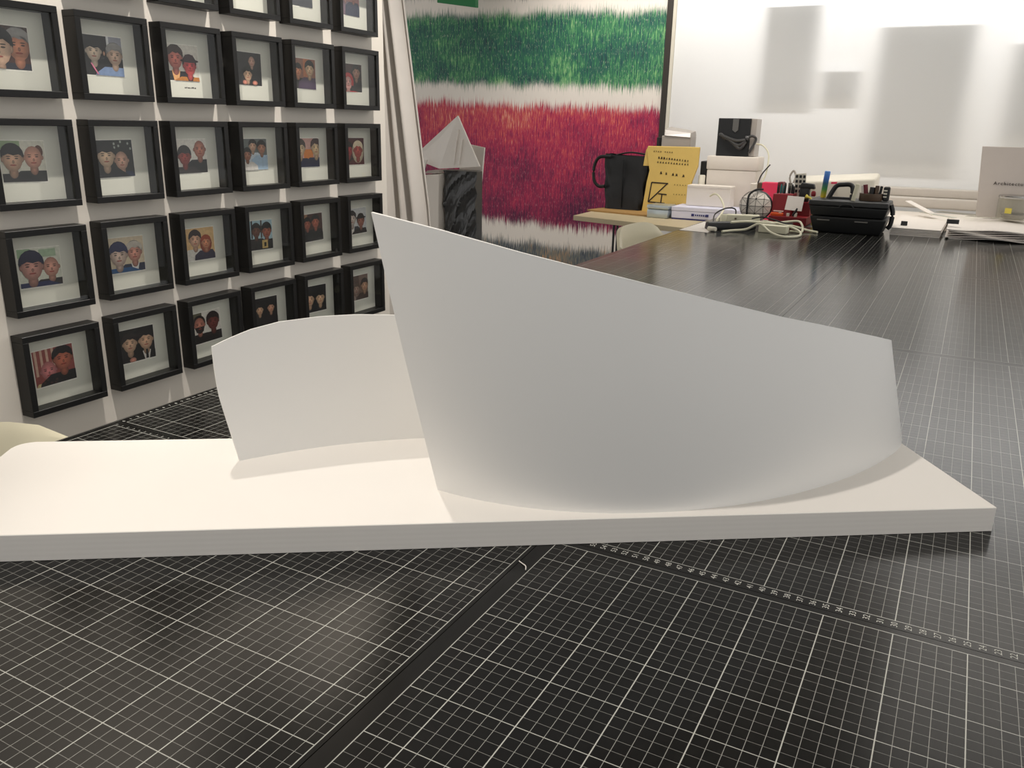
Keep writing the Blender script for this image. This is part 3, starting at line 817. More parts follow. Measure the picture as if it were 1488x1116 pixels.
# ------------------------------------------------------------------ chairs
def chair(x, y, top, label, yaw=0.0):
    """one-piece shell chair facing +X (the table); x = plane of the back"""
    ch = thing('shell_chair', x + 22, y, FL, label, 'chair', 'white shell chairs along the table')
    H = top - FL
    prof = [(44, 42), (42, 44.2), (30, 44.6), (14, 43.6), (5, 44.5), (0.5, 49), (-2.2, 58), (-3.2, 66), (-4.0, H - 5), (-4.6, H - 2), (-5.3, H)]
    rows = []
    for i, (px, pz) in enumerate(prof):
        row = []
        for k in range(17):
            u = -1 + 2 * k / 16
            hw = 21.5 if i > 4 else 20 + i * .3
            back = max(0, min(1, (i - 3) / 3))
            xx = px + back * 5.0 * u * u
            zz = pz + (1 - back) * 1.6 * u * u
            if i >= 8:
                zz -= ((i - 7) / 3) * 5.0 * abs(u) ** 5
            row.append((x + xx + 4.5, y + u * hw, FL + zz))
        rows.append(row)
    MB().grid(rows, 1.3).build('shell', M['cream_shell'], ch, smooth=True, angle=1.2)
    for sx in (4, 38):
        for sy in (-1, 1):
            MB().tube([(x + sx + 4, y + sy * 12, FL + 43.0), (x + sx + (-5 if sx < 10 else 5) + 4, y + sy * 19, FL)], 0.9, 8, smooth=0).build('leg', M['chrome'], ch)
    return ch
chair(-131, -23.0, 1.2, 'cream shell chair between the framed photo wall and the model base')
chair(-131, 214, 3.6, 'cream shell chair tucked under the table edge near the pale desk')

# ------------------------------------------------------------------ curtain, painting, green sign
rows = []
for i in range(22):
    f = i / 21
    z = 180 - f * (180 - FL - 2)
    xr = max(-174.5, -161.6 - 8.2 * max(0, (z - 9) / 57)) if z > 9 else -161.6 + (9 - z) * .04
    row = []
    for k in range(61):
        u = k / 60
        row.append((-183 + (xr + 183) * u, 134 + 2.6 * math.sin(u * 2 * math.pi * 4.3 + .5) * (.6 + .4 * f) + 1.0 * math.sin(u * 21 + f * 2) , z))
    rows.append(row)
cu = MB().grid(rows, 0.15).build('curtain', M['curtain'], smooth=True, angle=1.5)
tag(cu, 'grey cloth curtain gathered at the end of the photo wall', 'curtain')

pa = thing('painting', -310, 424, FL, 'large abstract drawing with green and crimson bands of upright strokes', 'painting')
cv = MB().box(-440, -194.6, 425, 427.5, FL + 4, 160).build('canvas', M['painting'], pa)
pv = cv.data
pv.transform(Matrix.Translation(Vector((0, 0, pa.location.z - TZ))))     # object z = height above the table top
cv.location = (0, 0, TZ - pa.location.z)
MB().box(-194.6, -189.6, 423, 427.8, FL + 4, 160, 0.2).build('frame_bar', M['dark_edge'], pa)
MB().box(-445, -440, 423, 427.8, FL + 4, 160, 0.2).build('frame_bar', M['dark_edge'], pa)
gs = thing('hanging_sign', -315, 400, 102, 'green sign hanging in front of the top of the big drawing', 'sign')
MB().hexa([(-331, 398, 104.6), (-306.5, 402, 101.3), (-305.5, 404, 101.3), (-330, 400, 104.6)], [(-331, 398, 122), (-306.5, 402, 119), (-305.5, 404, 119), (-330, 400, 122)], 0.2).build('sign_plate', M['green_sign'], gs)
MB().tube([(-318, 401, 120), (-318, 401, 189)], 0.3, 6, smooth=0).build('rod', M['metal'], gs)

# ------------------------------------------------------------------ paper sculptures and wrapped box beside the painting
bx = thing('wrapped_box', -229, 265, FL, 'upright box wrapped in creased black plastic under the folded white card', 'box')
x0, x1, y0, y1, zb, zt = -237.6, -221.2, 261.5, 265.5, FL, 15.5
rw = random.Random(11)
rows = []
for j in range(64):
    z = zb + (zt - zb) * j / 63
    row = []
    for i in range(27):
        u = i / 26
        # sharp diagonal creases: folded saw-tooth waves climbing to the right
        w = u * 1.7 - z * .075 + .25 * math.sin(z * .16 + u * 2)
        saw = abs((w % 1.0) - .35)
        w2 = u * 2.3 - z * .17 + .4 * math.sin(z * .09)
        d = 3.0 * saw + 1.2 * abs((w2 % 1.0) - .5) + rw.uniform(-.1, .1)
        row.append((x0 + (x1 - x0) * u, y0 - d, z))
    row = [(x0 - .2, y1, z)] + row + [(x1 + .2, y1, z)]
    rows.append(row)
mb = MB()
mb.grid(rows)
mb.face([(x0, y0 - .9, zt), (x1, y0 - .9, zt), (x1 + .2, y1, zt + .3), (x0 - .2, y1, zt + .3)])
mb.build('plastic_wrap', M['black_gloss'], bx)
MB().box(x0 + .3, x1 - .3, y0 + .2, y1, FL, 15.0).build('box_body', M['black_plastic'], bx)
fc = thing('folded_card', -236, 264, 15, 'peaked folded white card resting on the black wrapped box', 'paper model')
ap = (-233.0, 264, 38.7)
MB().hexa([(-252.8, 264, 18.6), (-238.2, 257.2, 16.2), (-238.0, 257.9, 16.2), (-252.4, 264.7, 18.6)], [(-252.8, 264, 23.6), ap, (ap[0] + .4, ap[1] + .7, ap[2]), (-252.4, 264.7, 23.6)]).build('fold_face', M['white_paper'], fc)
MB().hexa([(-238.2, 257.2, 16.2), (-219.2, 260, 17.8), (-219.2, 260.8, 17.8), (-238.0, 258.0, 16.2)], [(ap[0] - .1, ap[1], ap[2]), (ap[0] + .1, ap[1], ap[2]), (ap[0] + .1, ap[1] + .8, ap[2]), (ap[0] - .1, ap[1] + .8, ap[2])]).build('fold_face', M['white_paper'], fc)
for xa, za in ((-231.6, 33.0), (-229.0, 29.0)):
    MB().hexa([(xa - .5, 258.0, 18), (xa + .4, 258.1, 18), (xa + .4, 258.8, 18), (xa - .5, 258.7, 18)], [(xa - .5, 261.6 + (za - 33) * .25, za), (xa + .4, 261.7 + (za - 33) * .25, za), (xa + .4, 262.4 + (za - 33) * .25, za), (xa - .5, 262.3 + (za - 33) * .25, za)]).build('card_rib', M['white_paper'], fc)
wp = MB().hexa([(-244, 272, FL), (-233.3, 272, FL), (-233.3, 273, FL), (-244, 273, FL)], [(-236, 272, 27.2), (-223.9, 272, 25.4), (-223.9, 273, 25.4), (-236, 273, 27.2)]).build('foam_board', M['white_paper'])
tag(wp, 'tall slanting white foam board standing behind the black wrapped box', 'board')
wb = thing('white_box', -245, 262, FL, 'tall white card box standing between the curtain and the black wrapped box', 'box')
MB().hexa([(-253, 257, FL), (-239.8, 257, FL), (-239.8, 270, FL), (-253, 270, FL)], [(-247.0, 257, 13.0), (-238.4, 257, 13.8), (-238.6, 268, 14.4), (-247.2, 268, 13.6)], 0.3).build('box_body', M['white_card'], wb)
MB().hexa([(-246.6, 258, 13.7), (-239.2, 258, 14.3), (-239.2, 266, 14.6), (-246.6, 266, 14.0)], [(-246.0, 259, 15.0), (-239.6, 259, 15.6), (-239.6, 266, 15.7), (-246.0, 266, 15.1)], 0.1).build('top_flap', M['grey_plastic'], wb)
MB().hexa([(-249.8, 255.4, 5), (-249.4, 255.4, 5), (-249.4, 256, 5), (-249.8, 256, 5)], [(-250.6, 255.8, 19.3), (-243.8, 255.8, 19.8), (-243.8, 256.6, 19.8), (-250.6, 256.6, 19.3)]).build('pointed_flap', M['white_paper'], wb)

# ------------------------------------------------------------------ pale desk in front of the painting and the things on it
DZ = -8.0
dk = thing('side_desk', -150, 345, FL, 'pale wood-topped desk in front of the banded drawing', 'desk')
dp = [(-205.2, 330.5), (-100.8, 302.6), (-96, 386), (-207.4, 386)]
MB().hexa([(x, y, DZ - 2.4) for x, y in dp], [(x, y, DZ) for x, y in dp], 0.1).build('desk_top', M['desk'], dk)
for x, y in ((-183.5, 332), (-108, 312), (-200, 380), (-104, 380)):
    MB().tube([(x, y, FL), (x, y, DZ - 2.4)], .6, 8, smooth=0).build('leg', M['black_plastic'], dk)
tb_ = MB().box(-206, -168, 352, 382, DZ, DZ + .9, 0.1, rot=-0.2).build('tan_board', M['cork'])
tag(tb_, 'thin tan board lying under the black bag', 'board')

# black bag
bag = thing('tote_bag', -193, 372, DZ + 1, 'soft black tote bag with side strap beside the kraft envelope', 'bag')
rows = []
for j in range(13):
    f = j / 12
    z = DZ + 1 + f * 28.2
    hw = 10.4 + 2.6 * f
    hd = 5.5 - 2.8 * f
    row = []
    for i in range(33):
        a = 2 * math.pi * i / 32
        ca, sa = math.cos(a), math.sin(a)
        ex = abs(ca) ** .35 * (1 if ca > 0 else -1)
        ey = abs(sa) ** .35 * (1 if sa > 0 else -1)
        row.append((-193 + hw * ex + .4 * math.sin(j * 1.3 + i), 372 + hd * ey + .5 * math.sin(i * 1.1 + j * .9) * (1 if 0 < j < 12 else .3), z + .5 * math.sin(i * .7) * (j == 12)))
    rows.append(row)
mb = MB()
mb.grid(rows)
mb.face(rows[0][:-1])
mb.build('bag_body', M['black_matte'], bag, smooth=True, angle=1.0)
MB().tube([(-201, 367, 20.0), (-207.5, 367, 19.6), (-210.3, 367, 15), (-210.2, 367, 8), (-207.5, 367, 4.6), (-203.8, 367, 4.6)], .9, 8).build('strap', M['black_matte'], bag, smooth=True)
MB().tube([(-201, 374.5, 20.8), (-193, 375, 22.4), (-184, 374.5, 21.6)], .45, 8).build('handle', M['black_matte'], bag, smooth=True)
MB().box(-194.2, -193.4, 366.1, 366.6, DZ + 2, 19).build('seam', M['black_matte'], bag)

# kraft envelope with handwriting and a square line emblem
env = thing('kraft_envelope', -168, 368, DZ, 'yellow kraft paper envelope with handwriting and a square line emblem', 'envelope')
EY = 367.0
def epl(px, pz, d=0.0):
    """point on the leaning envelope face: px across 0..1, pz up in cm"""
    return (-181.5 + 28.0 * px, EY - d + (pz + 8) * .06, pz)
out = [(.0, -7.6), (.9, -7.6), (.9, 9), (1.0, 17), (1.0, 26.4), (.02, 26.2), (.0, 24), (.1, 14), (.055, 8)]
mb = MB()
mb.hexa([epl(*q, 0.0) for q in out], [epl(q[0], q[1], 1.6) for q in out], 0.25, 1)
mb.build('envelope_body', M['kraft'], env)
MB().hexa([epl(-.05, 16.2, .3), epl(.07, 16.2, .3), epl(.02, 26, .3), epl(-.02, 24, .3)], [epl(-.05, 16.2, .8), epl(.07, 16.2, .8), epl(.02, 26, .8), epl(-.02, 24, .8)]).build('side_flap', M['kraft'], env)
def stroke(mb, a, b, w, d=1.75):
    ax, az = a
    bx_, bz = b
    dx, dz = (bx_ - ax) * 28.0, bz - az
    L = math.hypot(dx, dz) or 1
    nx, nz = -dz / L * w / 2 / 28.0, dx / L * w / 2
    q = [(ax + nx, az + nz), (bx_ + nx, bz + nz), (bx_ - nx, bz - nz), (ax - nx, az - nz)]
    mb.hexa([epl(x, z, 1.6) for x, z in q], [epl(x, z, d) for x, z in q])
mb = MB()
e0, e1 = (.155, 8.0), (.46, 8.0)
b0, b1 = (.115, -2.0), (.44, -2.2)
for a, b in (((.155, 8.0), (.475, 7.8)), ((.155, 8.0), (.118, -2.0)), ((.46, 7.8), (.118, -2.0)), ((.118, -2.0), (.44, -2.3)), ((.30, 2.4), (.465, 2.2)), ((.375, 2.3), (.365, -2.1))):
    stroke(mb, a, b, .62)
mb.build('emblem', M['ink'], env)
mb = MB()
rr = random.Random(21)
def glyph(x, z, s):
    k = rr.randint(2, 4)
    for i in range(k):
        zz = z + s * (.9 * i / k - .4)
        stroke(mb, (x - s * .014 * rr.uniform(.7, 1), zz), (x + s * .014 * rr.uniform(.7, 1), zz + rr.uniform(-.1, .15) * s), .16 * s)
    stroke(mb, (x + rr.uniform(-.004, .006), z + .5 * s), (x + rr.uniform(-.006, .006), z - .5 * s), .17 * s)
    if rr.random() < .6:
        stroke(mb, (x, z + .1 * s), (x - .016 * s, z - .5 * s), .15 * s)
        stroke(mb, (x, z + .1 * s), (x + .017 * s, z - .45 * s), .15 * s)
for i in range(9):
    if i != 4:
        glyph(.15 + i * .043, 23.7 - i * .03, .6)
for i in range(12):
    glyph(.255 + i * .05, 20.6 - i * .1, 1.15 if i < 3 else .9)
for i in range(12):
    glyph(.24 + i * .052, 18.4 - i * .06, .8)
for x in (.32, .42, .55, .62, .75):
    glyph(x, 13.1 - (x - .3) * 2.2, 1.25)
for z in (7.4, 2.6, -2.4):
    for i in range(6):
        glyph(.6 + i * .052, z, .45)
mb.build('handwriting', M['ink'], env)

# clear plastic case behind the envelope
pc = thing('plastic_case', -168, 379, DZ, 'smoky grey plastic case standing behind the kraft envelope', 'case')
MB().box(-176, -160.5, 374, 384, DZ, 31.5, 0.4).build('case_body', M['grey_plastic'], pc)
MB().hexa([(-174.5, 373.5, 31.5), (-160.5, 373.5, 30.8), (-160.5, 384, 31.5), (-176, 384, 32.5)], [(-175, 375.5, 34.6), (-161, 375.5, 33.2), (-161, 384, 34), (-175, 384, 36)], 0.2).build('case_lid', M['grey_plastic'], pc)
bk_ = MB().box(-178.6, -177.2, 374, 384, DZ, 30.5, 0.1).build('black_folder', M['black_plastic'])
tag(bk_, 'thin black folder upright beside the smoky plastic case', 'folder')

# tin, lavender box, white boxes, black box
tn = thing('metal_tin', -165.5, 351, DZ, 'small silver hinged tin in front of the kraft envelope', 'tin')
MB().box(-171.6, -160.4, 346, 357, DZ, DZ + 4.3, 0.6, rot=-.05).build('tin_body', M['tin'], tn, smooth=True)
MB().box(-171.8, -160.2, 345.8, 357.2, DZ + 4.35, DZ + 6.5, 0.6, rot=-.05).build('tin_lid', M['tin'], tn, smooth=True)
lv = thing('flat_box', -140, 356, DZ, 'flat pale lavender box with navy base and dark oval label', 'box')
MB().box(-159.4, -124.6, 347.5, 366.5, DZ + .7, DZ + 4.2, 0.2, rot=.02).build('box_body', M['paleblue'], lv)
MB().box(-159.2, -124.8, 347.6, 366.4, DZ, DZ + .7, 0.05, rot=.02).build('box_base', M['blue'], lv)
MB().box(-159.6, -124.4, 347.4, 366.6, DZ + 4.3, DZ + 6.2, 0.2, rot=.02).build('box_lid', M['paleblue'], lv)
mb = MB()
for x in (-148.4, -141.2):
    mb.box(x - .7, x + .7, 347.1, 347.5, DZ + 2.0, DZ + 3.2, 0.1)
for i in range(6):
    mb.box(-147.2 + i * 1.0, -146.6 + i * 1.0, 347.15, 347.5, DZ + 2.2, DZ + 3.0)
mb.build('oval_label', M['blue'], lv)
w1 = thing('card_box', -145, 362, DZ + 6.2, 'plain white carton standing on the flat lavender box', 'box')
MB().box(-155.2, -133.2, 357, 366, DZ + 6.3, 8.2, 0.25).build('box_body', M['white_card'], w1)
MB().box(-155.0, -133.4, 356.8, 366.1, 7.2, 8.4, 0.2).build('lid_fold', M['white_card'], w1)
w2 = thing('card_box', -137, 377, DZ, 'large white lidded carton under the black box', 'box')
MB().box(-149.4, -124.6, 369.5, 383.5, DZ, 15.6, 0.4).build('box_body', M['white_card'], w2)
MB().box(-149.8, -124.2, 369.2, 383.8, 15.7, 22.4, 0.6).build('box_lid', M['white_card'], w2, smooth=True)
b2 = thing('black_box', -136, 377, 22.4, 'black box with grey tab and tied black bag, on the white carton', 'box')
MB().box(-146.2, -130.0, 371.5, 382, 22.4, 40.6, 0.3).build('box_body', M['black_plastic'], b2)
MB().box(-130.0, -127.2, 372.2, 382.2, 22.6, 40.5, 0.2).build('grey_side', M['grey_plastic'], b2)
MB().hexa([(-138.8, 371.0, 35), (-137.3, 371.0, 33.9), (-135.9, 371.0, 35), (-135.9, 371.5, 35), (-137.3, 371.5, 33.9), (-138.8, 371.5, 35)], [(-138.8, 371.0, 40.4), (-137.3, 371.0, 40.4), (-135.9, 371.0, 40.4), (-135.9, 371.5, 40.4), (-137.3, 371.5, 40.4), (-138.8, 371.5, 40.4)]).build('grey_tab', M['metal'], b2)
for k, (za, zb_) in enumerate(((33.0, 30), (32.2, 27.8), (31.6, 26.4))):
    MB().tube([(-145 + k, 370.8, za), (-141 + k, 369.8, za - 1.6), (-136 + k, 369.6, zb_), (-131.5, 370.4, 30.5 - k * .4)], [.5, .9, 1.1, .9, .8], 8).build('bag_fold', M['black_gloss'], b2, smooth=True)
MB().tube([(-131.5, 370.5, 31), (-128.8, 370.5, 32.4), (-126.8, 371.5, 31.2), (-127.6, 371.4, 28.4), (-129.6, 371, 24.2)], [.8, 1.4, 1.2, .9, .6], 8).build('bag_knot', M['black_gloss'], b2, smooth=True)
wc = MB().tube([(-126.9, 374, 28.6), (-123.6, 374, 28), (-120.4, 373, 24.5), (-119.6, 371, 19), (-119.9, 369, 14), (-121.5, 367, 9), (-122.4, 366, 2), (-122, 366, -7.6)], .38, 8).build('white_cable', M['white_cable'], smooth=True)
tag(wc, 'white cord arching from the black box down behind the white cartons', 'cord')
bc = MB().tube([(-118.2, 369.6, 19.2), (-121.5, 368.6, 14.5), (-122.8, 367.5, 10), (-124.2, 366.6, 4), (-124.5, 366, -7.7)], .32, 6).build('black_cable', M['black_plastic'], smooth=True)
tag(bc, 'black cord hanging beside the large white carton', 'cord')
bs = MB().box(-153.6, -150.2, 372, 382, DZ, 19.5, 0.4).build('black_case', M['black_plastic'])
tag(bs, 'narrow black case wedged between envelope and large white carton', 'case')
wt = MB().lathe(-151.6, 369.4, [(1.6, DZ), (1.7, DZ + .3), (1.7, 12.3), (1.4, 12.8)]).build('white_tube', M['white_plastic'], smooth=True)
tag(wt, 'white upright tube between the kraft envelope and the large carton', 'tube')
pk = thing('card_sleeve', -117, 352, DZ, 'pink and grey card sleeve standing behind the triangle-patterned pouch', 'sleeve')
MB().box(-122.4, -119.2, 350, 356, DZ, 11.0, 0.3).build('white_panel', M['white_card'], pk)
MB().box(-119.2, -117.0, 350, 356, DZ, 11.4, 0.2).build('brown_panel', M['brown'], pk)
MB().box(-117.0, -109.8, 350, 356, DZ, 11.8, 0.2).build('pink_panel', M['pink'], pk)
MB().box(-109.8, -107.4, 350, 356, DZ, 12.2, 0.2).build('maroon_panel', M['maroon'], pk)
ts = thing('scissors', -104, 352, DZ, 'grey-handled tool standing upright beside the pink sleeve', 'tool')
MB().tube([(-104.4, 352, DZ), (-104.4, 352, 12)], .9, 8, smooth=0).build('shaft', M['metal'], ts)
MB().tube([(-104.4, 352, 12), (-105, 352, 15), (-103.6, 352, 17.6), (-102.4, 352, 15), (-103.2, 352, 12)], .45, 8).build('grip_loop', M['grey_plastic'], ts, smooth=True)

# ------------------------------------------------------------------ pouch of triangles
pou = thing('triangle_pouch', -104.6, 286, 0, 'round pale pouch of triangular panels with a black strap', 'pouch')
def psurf(u, v, d=0.0):
    r2 = min(1.0, u * u + v * v)
    return (-105 + 6.4 * u, 286 - (3.6 + d) * math.sqrt(max(0, 1 - r2 * .92)), 6.3 + 6.0 * v)
rows = []
for i in range(9):
    rr_ = i / 8
    rows.append([(-105 + 6.5 * rr_ * math.cos(a), 286 - 3.5 * math.sqrt(max(0, 1 - rr_ * rr_ * .92)), 6.3 + 6.1 * rr_ * math.sin(a)) for a in [2 * math.pi * k / 24 for k in range(25)]])
rows2 = [[(x, 572 - y, z) for x, y, z in r] for r in rows[::-1]]
MB().grid(rows + rows2).build('pouch_body', M['black_matte'], pou, smooth=True, angle=1.5)
step = .47
def tri(a, b, c):
    if sum(1 for q in (a, b, c) if q[0] ** 2 + q[1] ** 2 < 1.0) < 1:
        return
    cx_, cy_ = (a[0] + b[0] + c[0]) / 3, (a[1] + b[1] + c[1]) / 3
    pts = []
    for q in (a, b, c):
        x, y = cx_ + (q[0] - cx_) * .88, cy_ + (q[1] - cy_) * .88
        l = math.hypot(x, y)
        if l > .98:
            x, y = x * .98 / l, y * .98 / l
        pts.append((x, y))
    MB().hexa([psurf(x, y, .3) for x, y in pts], [psurf(x, y, 1.0) for x, y in pts]).build('triangle_panel', M['white_card'], pou)
for i in range(-3, 3):
    for j in range(-3, 3):
        x, y = i * step + .1, j * step + .02
        A, B, C_, D_ = (x, y), (x + step, y), (x + step, y + step), (x, y + step)
        if (i + j) % 2:
            tri(A, B, C_)
            tri(A, C_, D_)
        else:
            tri(A, B, D_)
            tri(B, C_, D_)
MB().tube([(-107.2, 281.6, .9), (-107.4, 281.2, 6), (-107.2, 281.8, 10.6), (-105, 283.4, 12.7), (-102.5, 284.8, 12.9)], .42, 6).build('strap', M['black_matte'], pou, smooth=True)

# ------------------------------------------------------------------ red organiser with pens, card and bits
orgn = thing('desk_organiser', -92, 287, 0, 'dark red desk organiser box holding pens beside the black toolbox', 'organiser')
MB().hexa([(-98.6, 281, 0), (-84.2, 281, 0), (-84.2, 295, 0), (-98.6, 295, 0)], [(-98.6, 281, 3.2), (-84.2, 281, 3.2), (-84.2, 295, 3.2), (-98.6, 295, 3.2)], 0.2).build('tray', M['red'], orgn)
MB().hexa([(-98.6, 285, 3.2), (-91, 285, 3.2), (-91, 294, 3.2), (-98.6, 294, 3.2)], [(-98.9, 287, 11.3), (-91, 287, 11.5), (-91, 294, 11.5), (-98.9, 294, 11.3)], 0.2).build('pen_cup', M['red'], orgn)
MB().box(-91, -84.4, 288, 294, 3.2, 8.6, 0.2).build('side_cup', M['red'], orgn)
MB().box(-97.6, -93.8, 284.2, 284.6, 4.7, 5.1).build('white_stripe', M['white_paper'], orgn)
cd = MB().hexa([(-93.2, 283.3, 5.7), (-86.6, 282.5, 5.5), (-86.6, 282.8, 5.5), (-93.2, 283.6, 5.7)], [(-92.9, 285.3, 11.0), (-86.4, 284.5, 10.8), (-86.4, 284.8, 10.8), (-92.9, 285.6, 11.0)]).build('note_card', M['white_paper'])
tag(cd, 'small blank white card propped on the red organiser', 'card')
oc = MB().box(-98.2, -93.4, 281.6, 283.6, 3.2, 4.4, .3).build('cutter', M['orange'], smooth=True)
tag(oc, 'orange cutter lying on the tray of the red organiser', 'cutter')
for i, (x, z, mt_) in enumerate(((-97.9, 14.6, 'black_plastic'), (-96.9, 15.0, 'teal'), (-96.0, 14.4, 'teal'), (-95.2, 15.6, 'black_plastic'), (-93.6, 14.4, 'black_plastic'), (-92.7, 15.0, 'black_plastic'), (-91.9, 14.4, 'black_plastic'))):
    o = MB().tube([(x, 290.5 + (i % 3) * .8, 11.0), (x + .1, 290.3 + (i % 3) * .8, z - .8), (x + .1, 290.3 + (i % 3) * .8, z)], [.42, .42, .25], 8, smooth=0).build('pen', M[mt_])
    tag(o, ('black-capped pen beside the taller teal pen in the red cup', 'taller teal-capped pen standing in the red organiser cup', 'shorter teal-capped pen standing in the red organiser cup',
            'tallest black-capped pen next to the shorter teal pen', 'short black pen with a gap to the tallest pen', 'middle one of three black pens bunched in the cup corner', 'short black pen nearest the standing white remote')[i], 'pen', 'pens in the red organiser')
for i, (x, y, ln) in enumerate(((-94.6, 282.2, .9), (-91.6, 282.4, .7), (-88.6, 282.0, 1.2))):
    o = MB().box(x - .5, x + .6, y - .4, y + .4, 3.2, 3.9 + ln * .8, .15).build('eraser', M['white_plastic'])
    tag(o, ('pale eraser beside the orange cutter in the red tray', 'smallest pale eraser below the white card in the red tray', 'tallest pale eraser behind the black knife handle')[i], 'eraser', 'erasers in the red tray')
kn = MB().tube([(-89.6, 282.0, 3.7), (-88.6, 281.8, 5.4), (-88.2, 281.9, 6.6)], [.5, .45, .3], 8, smooth=0).build('knife_handle', M['black_plastic'])
tag(kn, 'short black knife handle sticking up in front of the white card', 'knife')
rm = thing('remote_control', -90, 293, 8, 'white remote with three columns of black buttons standing behind the organiser', 'remote')
MB().hexa([(-91.4, 294.3, 0), (-87.2, 294.3, 0), (-87.2, 295.2, 0), (-91.4, 295.2, 0)], [(-92.9, 295.0, 18.9), (-88.6, 295.0, 19.4), (-88.6, 295.9, 19.4), (-92.9, 295.9, 18.9)], .1).build('remote_body', M['white_plastic'], rm)
for i in range(3):
    for j in range(4):
        zc = 18.0 - j * 1.9
        xc = -91.95 + i * 1.45 + j * .12
        MB().box(xc - .45, xc + .45, 294.3 + zc * .037 - .25, 294.3 + zc * .037 + .1, zc - .55, zc + .55).build('button', M['black_plastic'], rm)
td = thing('tape_dispenser', -86, 290, 8.6, 'dark grey dispenser head poking above the red organiser', 'dispenser')
MB().box(-89.4, -85.6, 289, 292, 8.6, 14.2, .5).build('dispenser_body', M['black_plastic'], td, smooth=True)
MB().hexa([(-89.6, 288.8, 14.0), (-83.6, 288.8, 13.6), (-83.6, 292, 13.6), (-89.6, 292, 14.0)], [(-88.9, 288.8, 16.0), (-84.2, 288.8, 15.6), (-84.2, 292, 15.6), (-88.9, 292, 16.0)], .4).build('dispenser_head', M['black_plastic'], td, smooth=True)
yr = MB().tube([(-86.2, 286.4, 11.0), (-84.4, 286, 10.4), (-83.6, 286, 8.6), (-82.9, 286, 5.6), (-82.7, 286, 3.2), (-82.6, 286, .2)], [.9, .8, .6, .5, .4, .4], 6).build('yellow_ribbon', M['yellow'], smooth=True)
tag(yr, 'yellow ribbon drooping from the white card over the organiser edge', 'ribbon')

# ------------------------------------------------------------------ toolbox and the things standing on it
tx = thing('toolbox', -67, 272, 0, 'black two-tier toolbox with loop handle on the mat end', 'toolbox')
def taper(x0, x1, y0, y1, z0, z1, i0, i1, bev):
    return MB().hexa([(x0 + i0, y0 + i0, z0), (x1 - i0, y0 + i0, z0), (x1 - i0, y1 - i0, z0), (x0 + i0, y1 - i0, z0)], [(x0 + i1, y0 + i1, z1), (x1 - i1, y0 + i1, z1), (x1 - i1, y1 - i1, z1), (x0 + i1, y1 - i1, z1)], bev, 3)
taper(-80.6, -54.4, 264.6, 283, 0, 5.8, 1.6, 0, .5).build('lower_tier', M['black_plastic'], tx, smooth=True)
taper(-81.2, -54.4, 264.2, 283, 6.1, 9.6, .9, 0, .4).build('upper_tier', M['black_plastic'], tx, smooth=True)
taper(-81.6, -54.2, 264, 283.2, 9.7, 11.6, 0, .3, .4).build('lid', M['black_plastic'], tx, smooth=True)
for x in (-75.6, -62.6):
    MB().box(x - 2.2, x + 2.2, 263.8, 264.7, 4.4, 4.9, .1).build('latch', M['metal'], tx)
MB().tube([(-70.6, 263.8, 9.4), (-69.8, 263.6, 10.3), (-68.2, 263.6, 10.6), (-66.6, 263.6, 10.3), (-65.8, 263.8, 9.4)], .3, 6).build('thumb_notch', M['black_plastic'], tx, smooth=True)
MB().tube([(-54.2, 270, 2.4), (-53.3, 270, 4), (-53.1, 270, 8), (-54.0, 270, 10.8)], .8, 8).build('side_clip', M['black_plastic'], tx, smooth=True)
MB().tube([(-76.2, 274, 11.4), (-75.0, 274, 14.2), (-73.6, 274, 16.4), (-71.4, 274, 16.9), (-69.0, 274, 16.9), (-68.0, 274, 15.4), (-68.0, 274, 11.4)], .85, 8).build('handle', M['black_plastic'], tx, smooth=True)
MB().box(-75.4, -68.4, 273.4, 274.6, 11.4, 12.4, .2).build('handle_base', M['black_plastic'], tx)
rt = MB().lathe(-78.4, 276, [(.9, 11.7), (1.0, 11.9), (1.05, 21.0), (.9, 21.4)], 16).build('gradient_tube', M['rainbow'], smooth=True)
rt.rotation_euler = (0, .06, 0)
tag(rt, 'upright tube fading from yellow through green to blue, on the toolbox', 'tube')
cp = MB().lathe(-61.6, 275, [(3.9, 11.66), (4.0, 11.8), (4.0, 14.2), (3.4, 14.2), (3.4, 12.4)], 24).build('shallow_cup', M['brown'], smooth=True)
tag(cp, 'shallow dark round cup full of small tools on the toolbox', 'cup')
for i, (x, dx, z, mt_, w, nm, lb, ct_) in enumerate((
        (-66.8, .9, 17.6, 'white_cable', .75, 'pale_knife', 'pale cream knife handle leaning on the toolbox lid', 'knife'),
        (-64.2, -.6, 16.8, 'white_paper', .5, 'paper_tag', 'white pointed tag standing in the round cup', 'tag'),
        (-63.2, -.8, 17.2, 'maroon', .8, 'maroon_marker', 'maroon marker standing in the round cup', 'marker'),
        (-61.6, .2, 16.4, 'black_plastic', .9, 'black_marker', 'black marker standing in the round cup', 'marker'),
        (-60.0, .2, 17.0, 'brown', .7, 'brown_brush', 'brown brush handle standing in the round cup', 'brush'),
        (-58.8, .4, 16.9, 'black_plastic', .5, 'hex_key', 'thin black tool standing in the round cup', 'tool'))):
    y = 275 if i else 268.4
    o = MB().tube([(x, y, 12.5 if i else 11.7), (x + dx, y, z)], w, 8, smooth=0).build(nm, M[mt_])
    tag(o, lb, ct_)
cl = thing('bulldog_clip', -56.6, 275, 11.7, 'grey striped clip standing at the end of the toolbox lid', 'clip')
MB().box(-57.6, -55.4, 274, 276.4, 11.7, 16.8, .5).build('clip_body', M['black_plastic'], cl)
for k in range(3):
    MB().box(-57.4, -56.2, 273.8, 274.1, 13.0 + k * 1.1, 13.5 + k * 1.1).build('stripe', M['white_plastic'], cl)
pr_ = thing('desktop_device', -77, 312, 0, 'low white office device with a maroon mark, behind the toolbox', 'device')
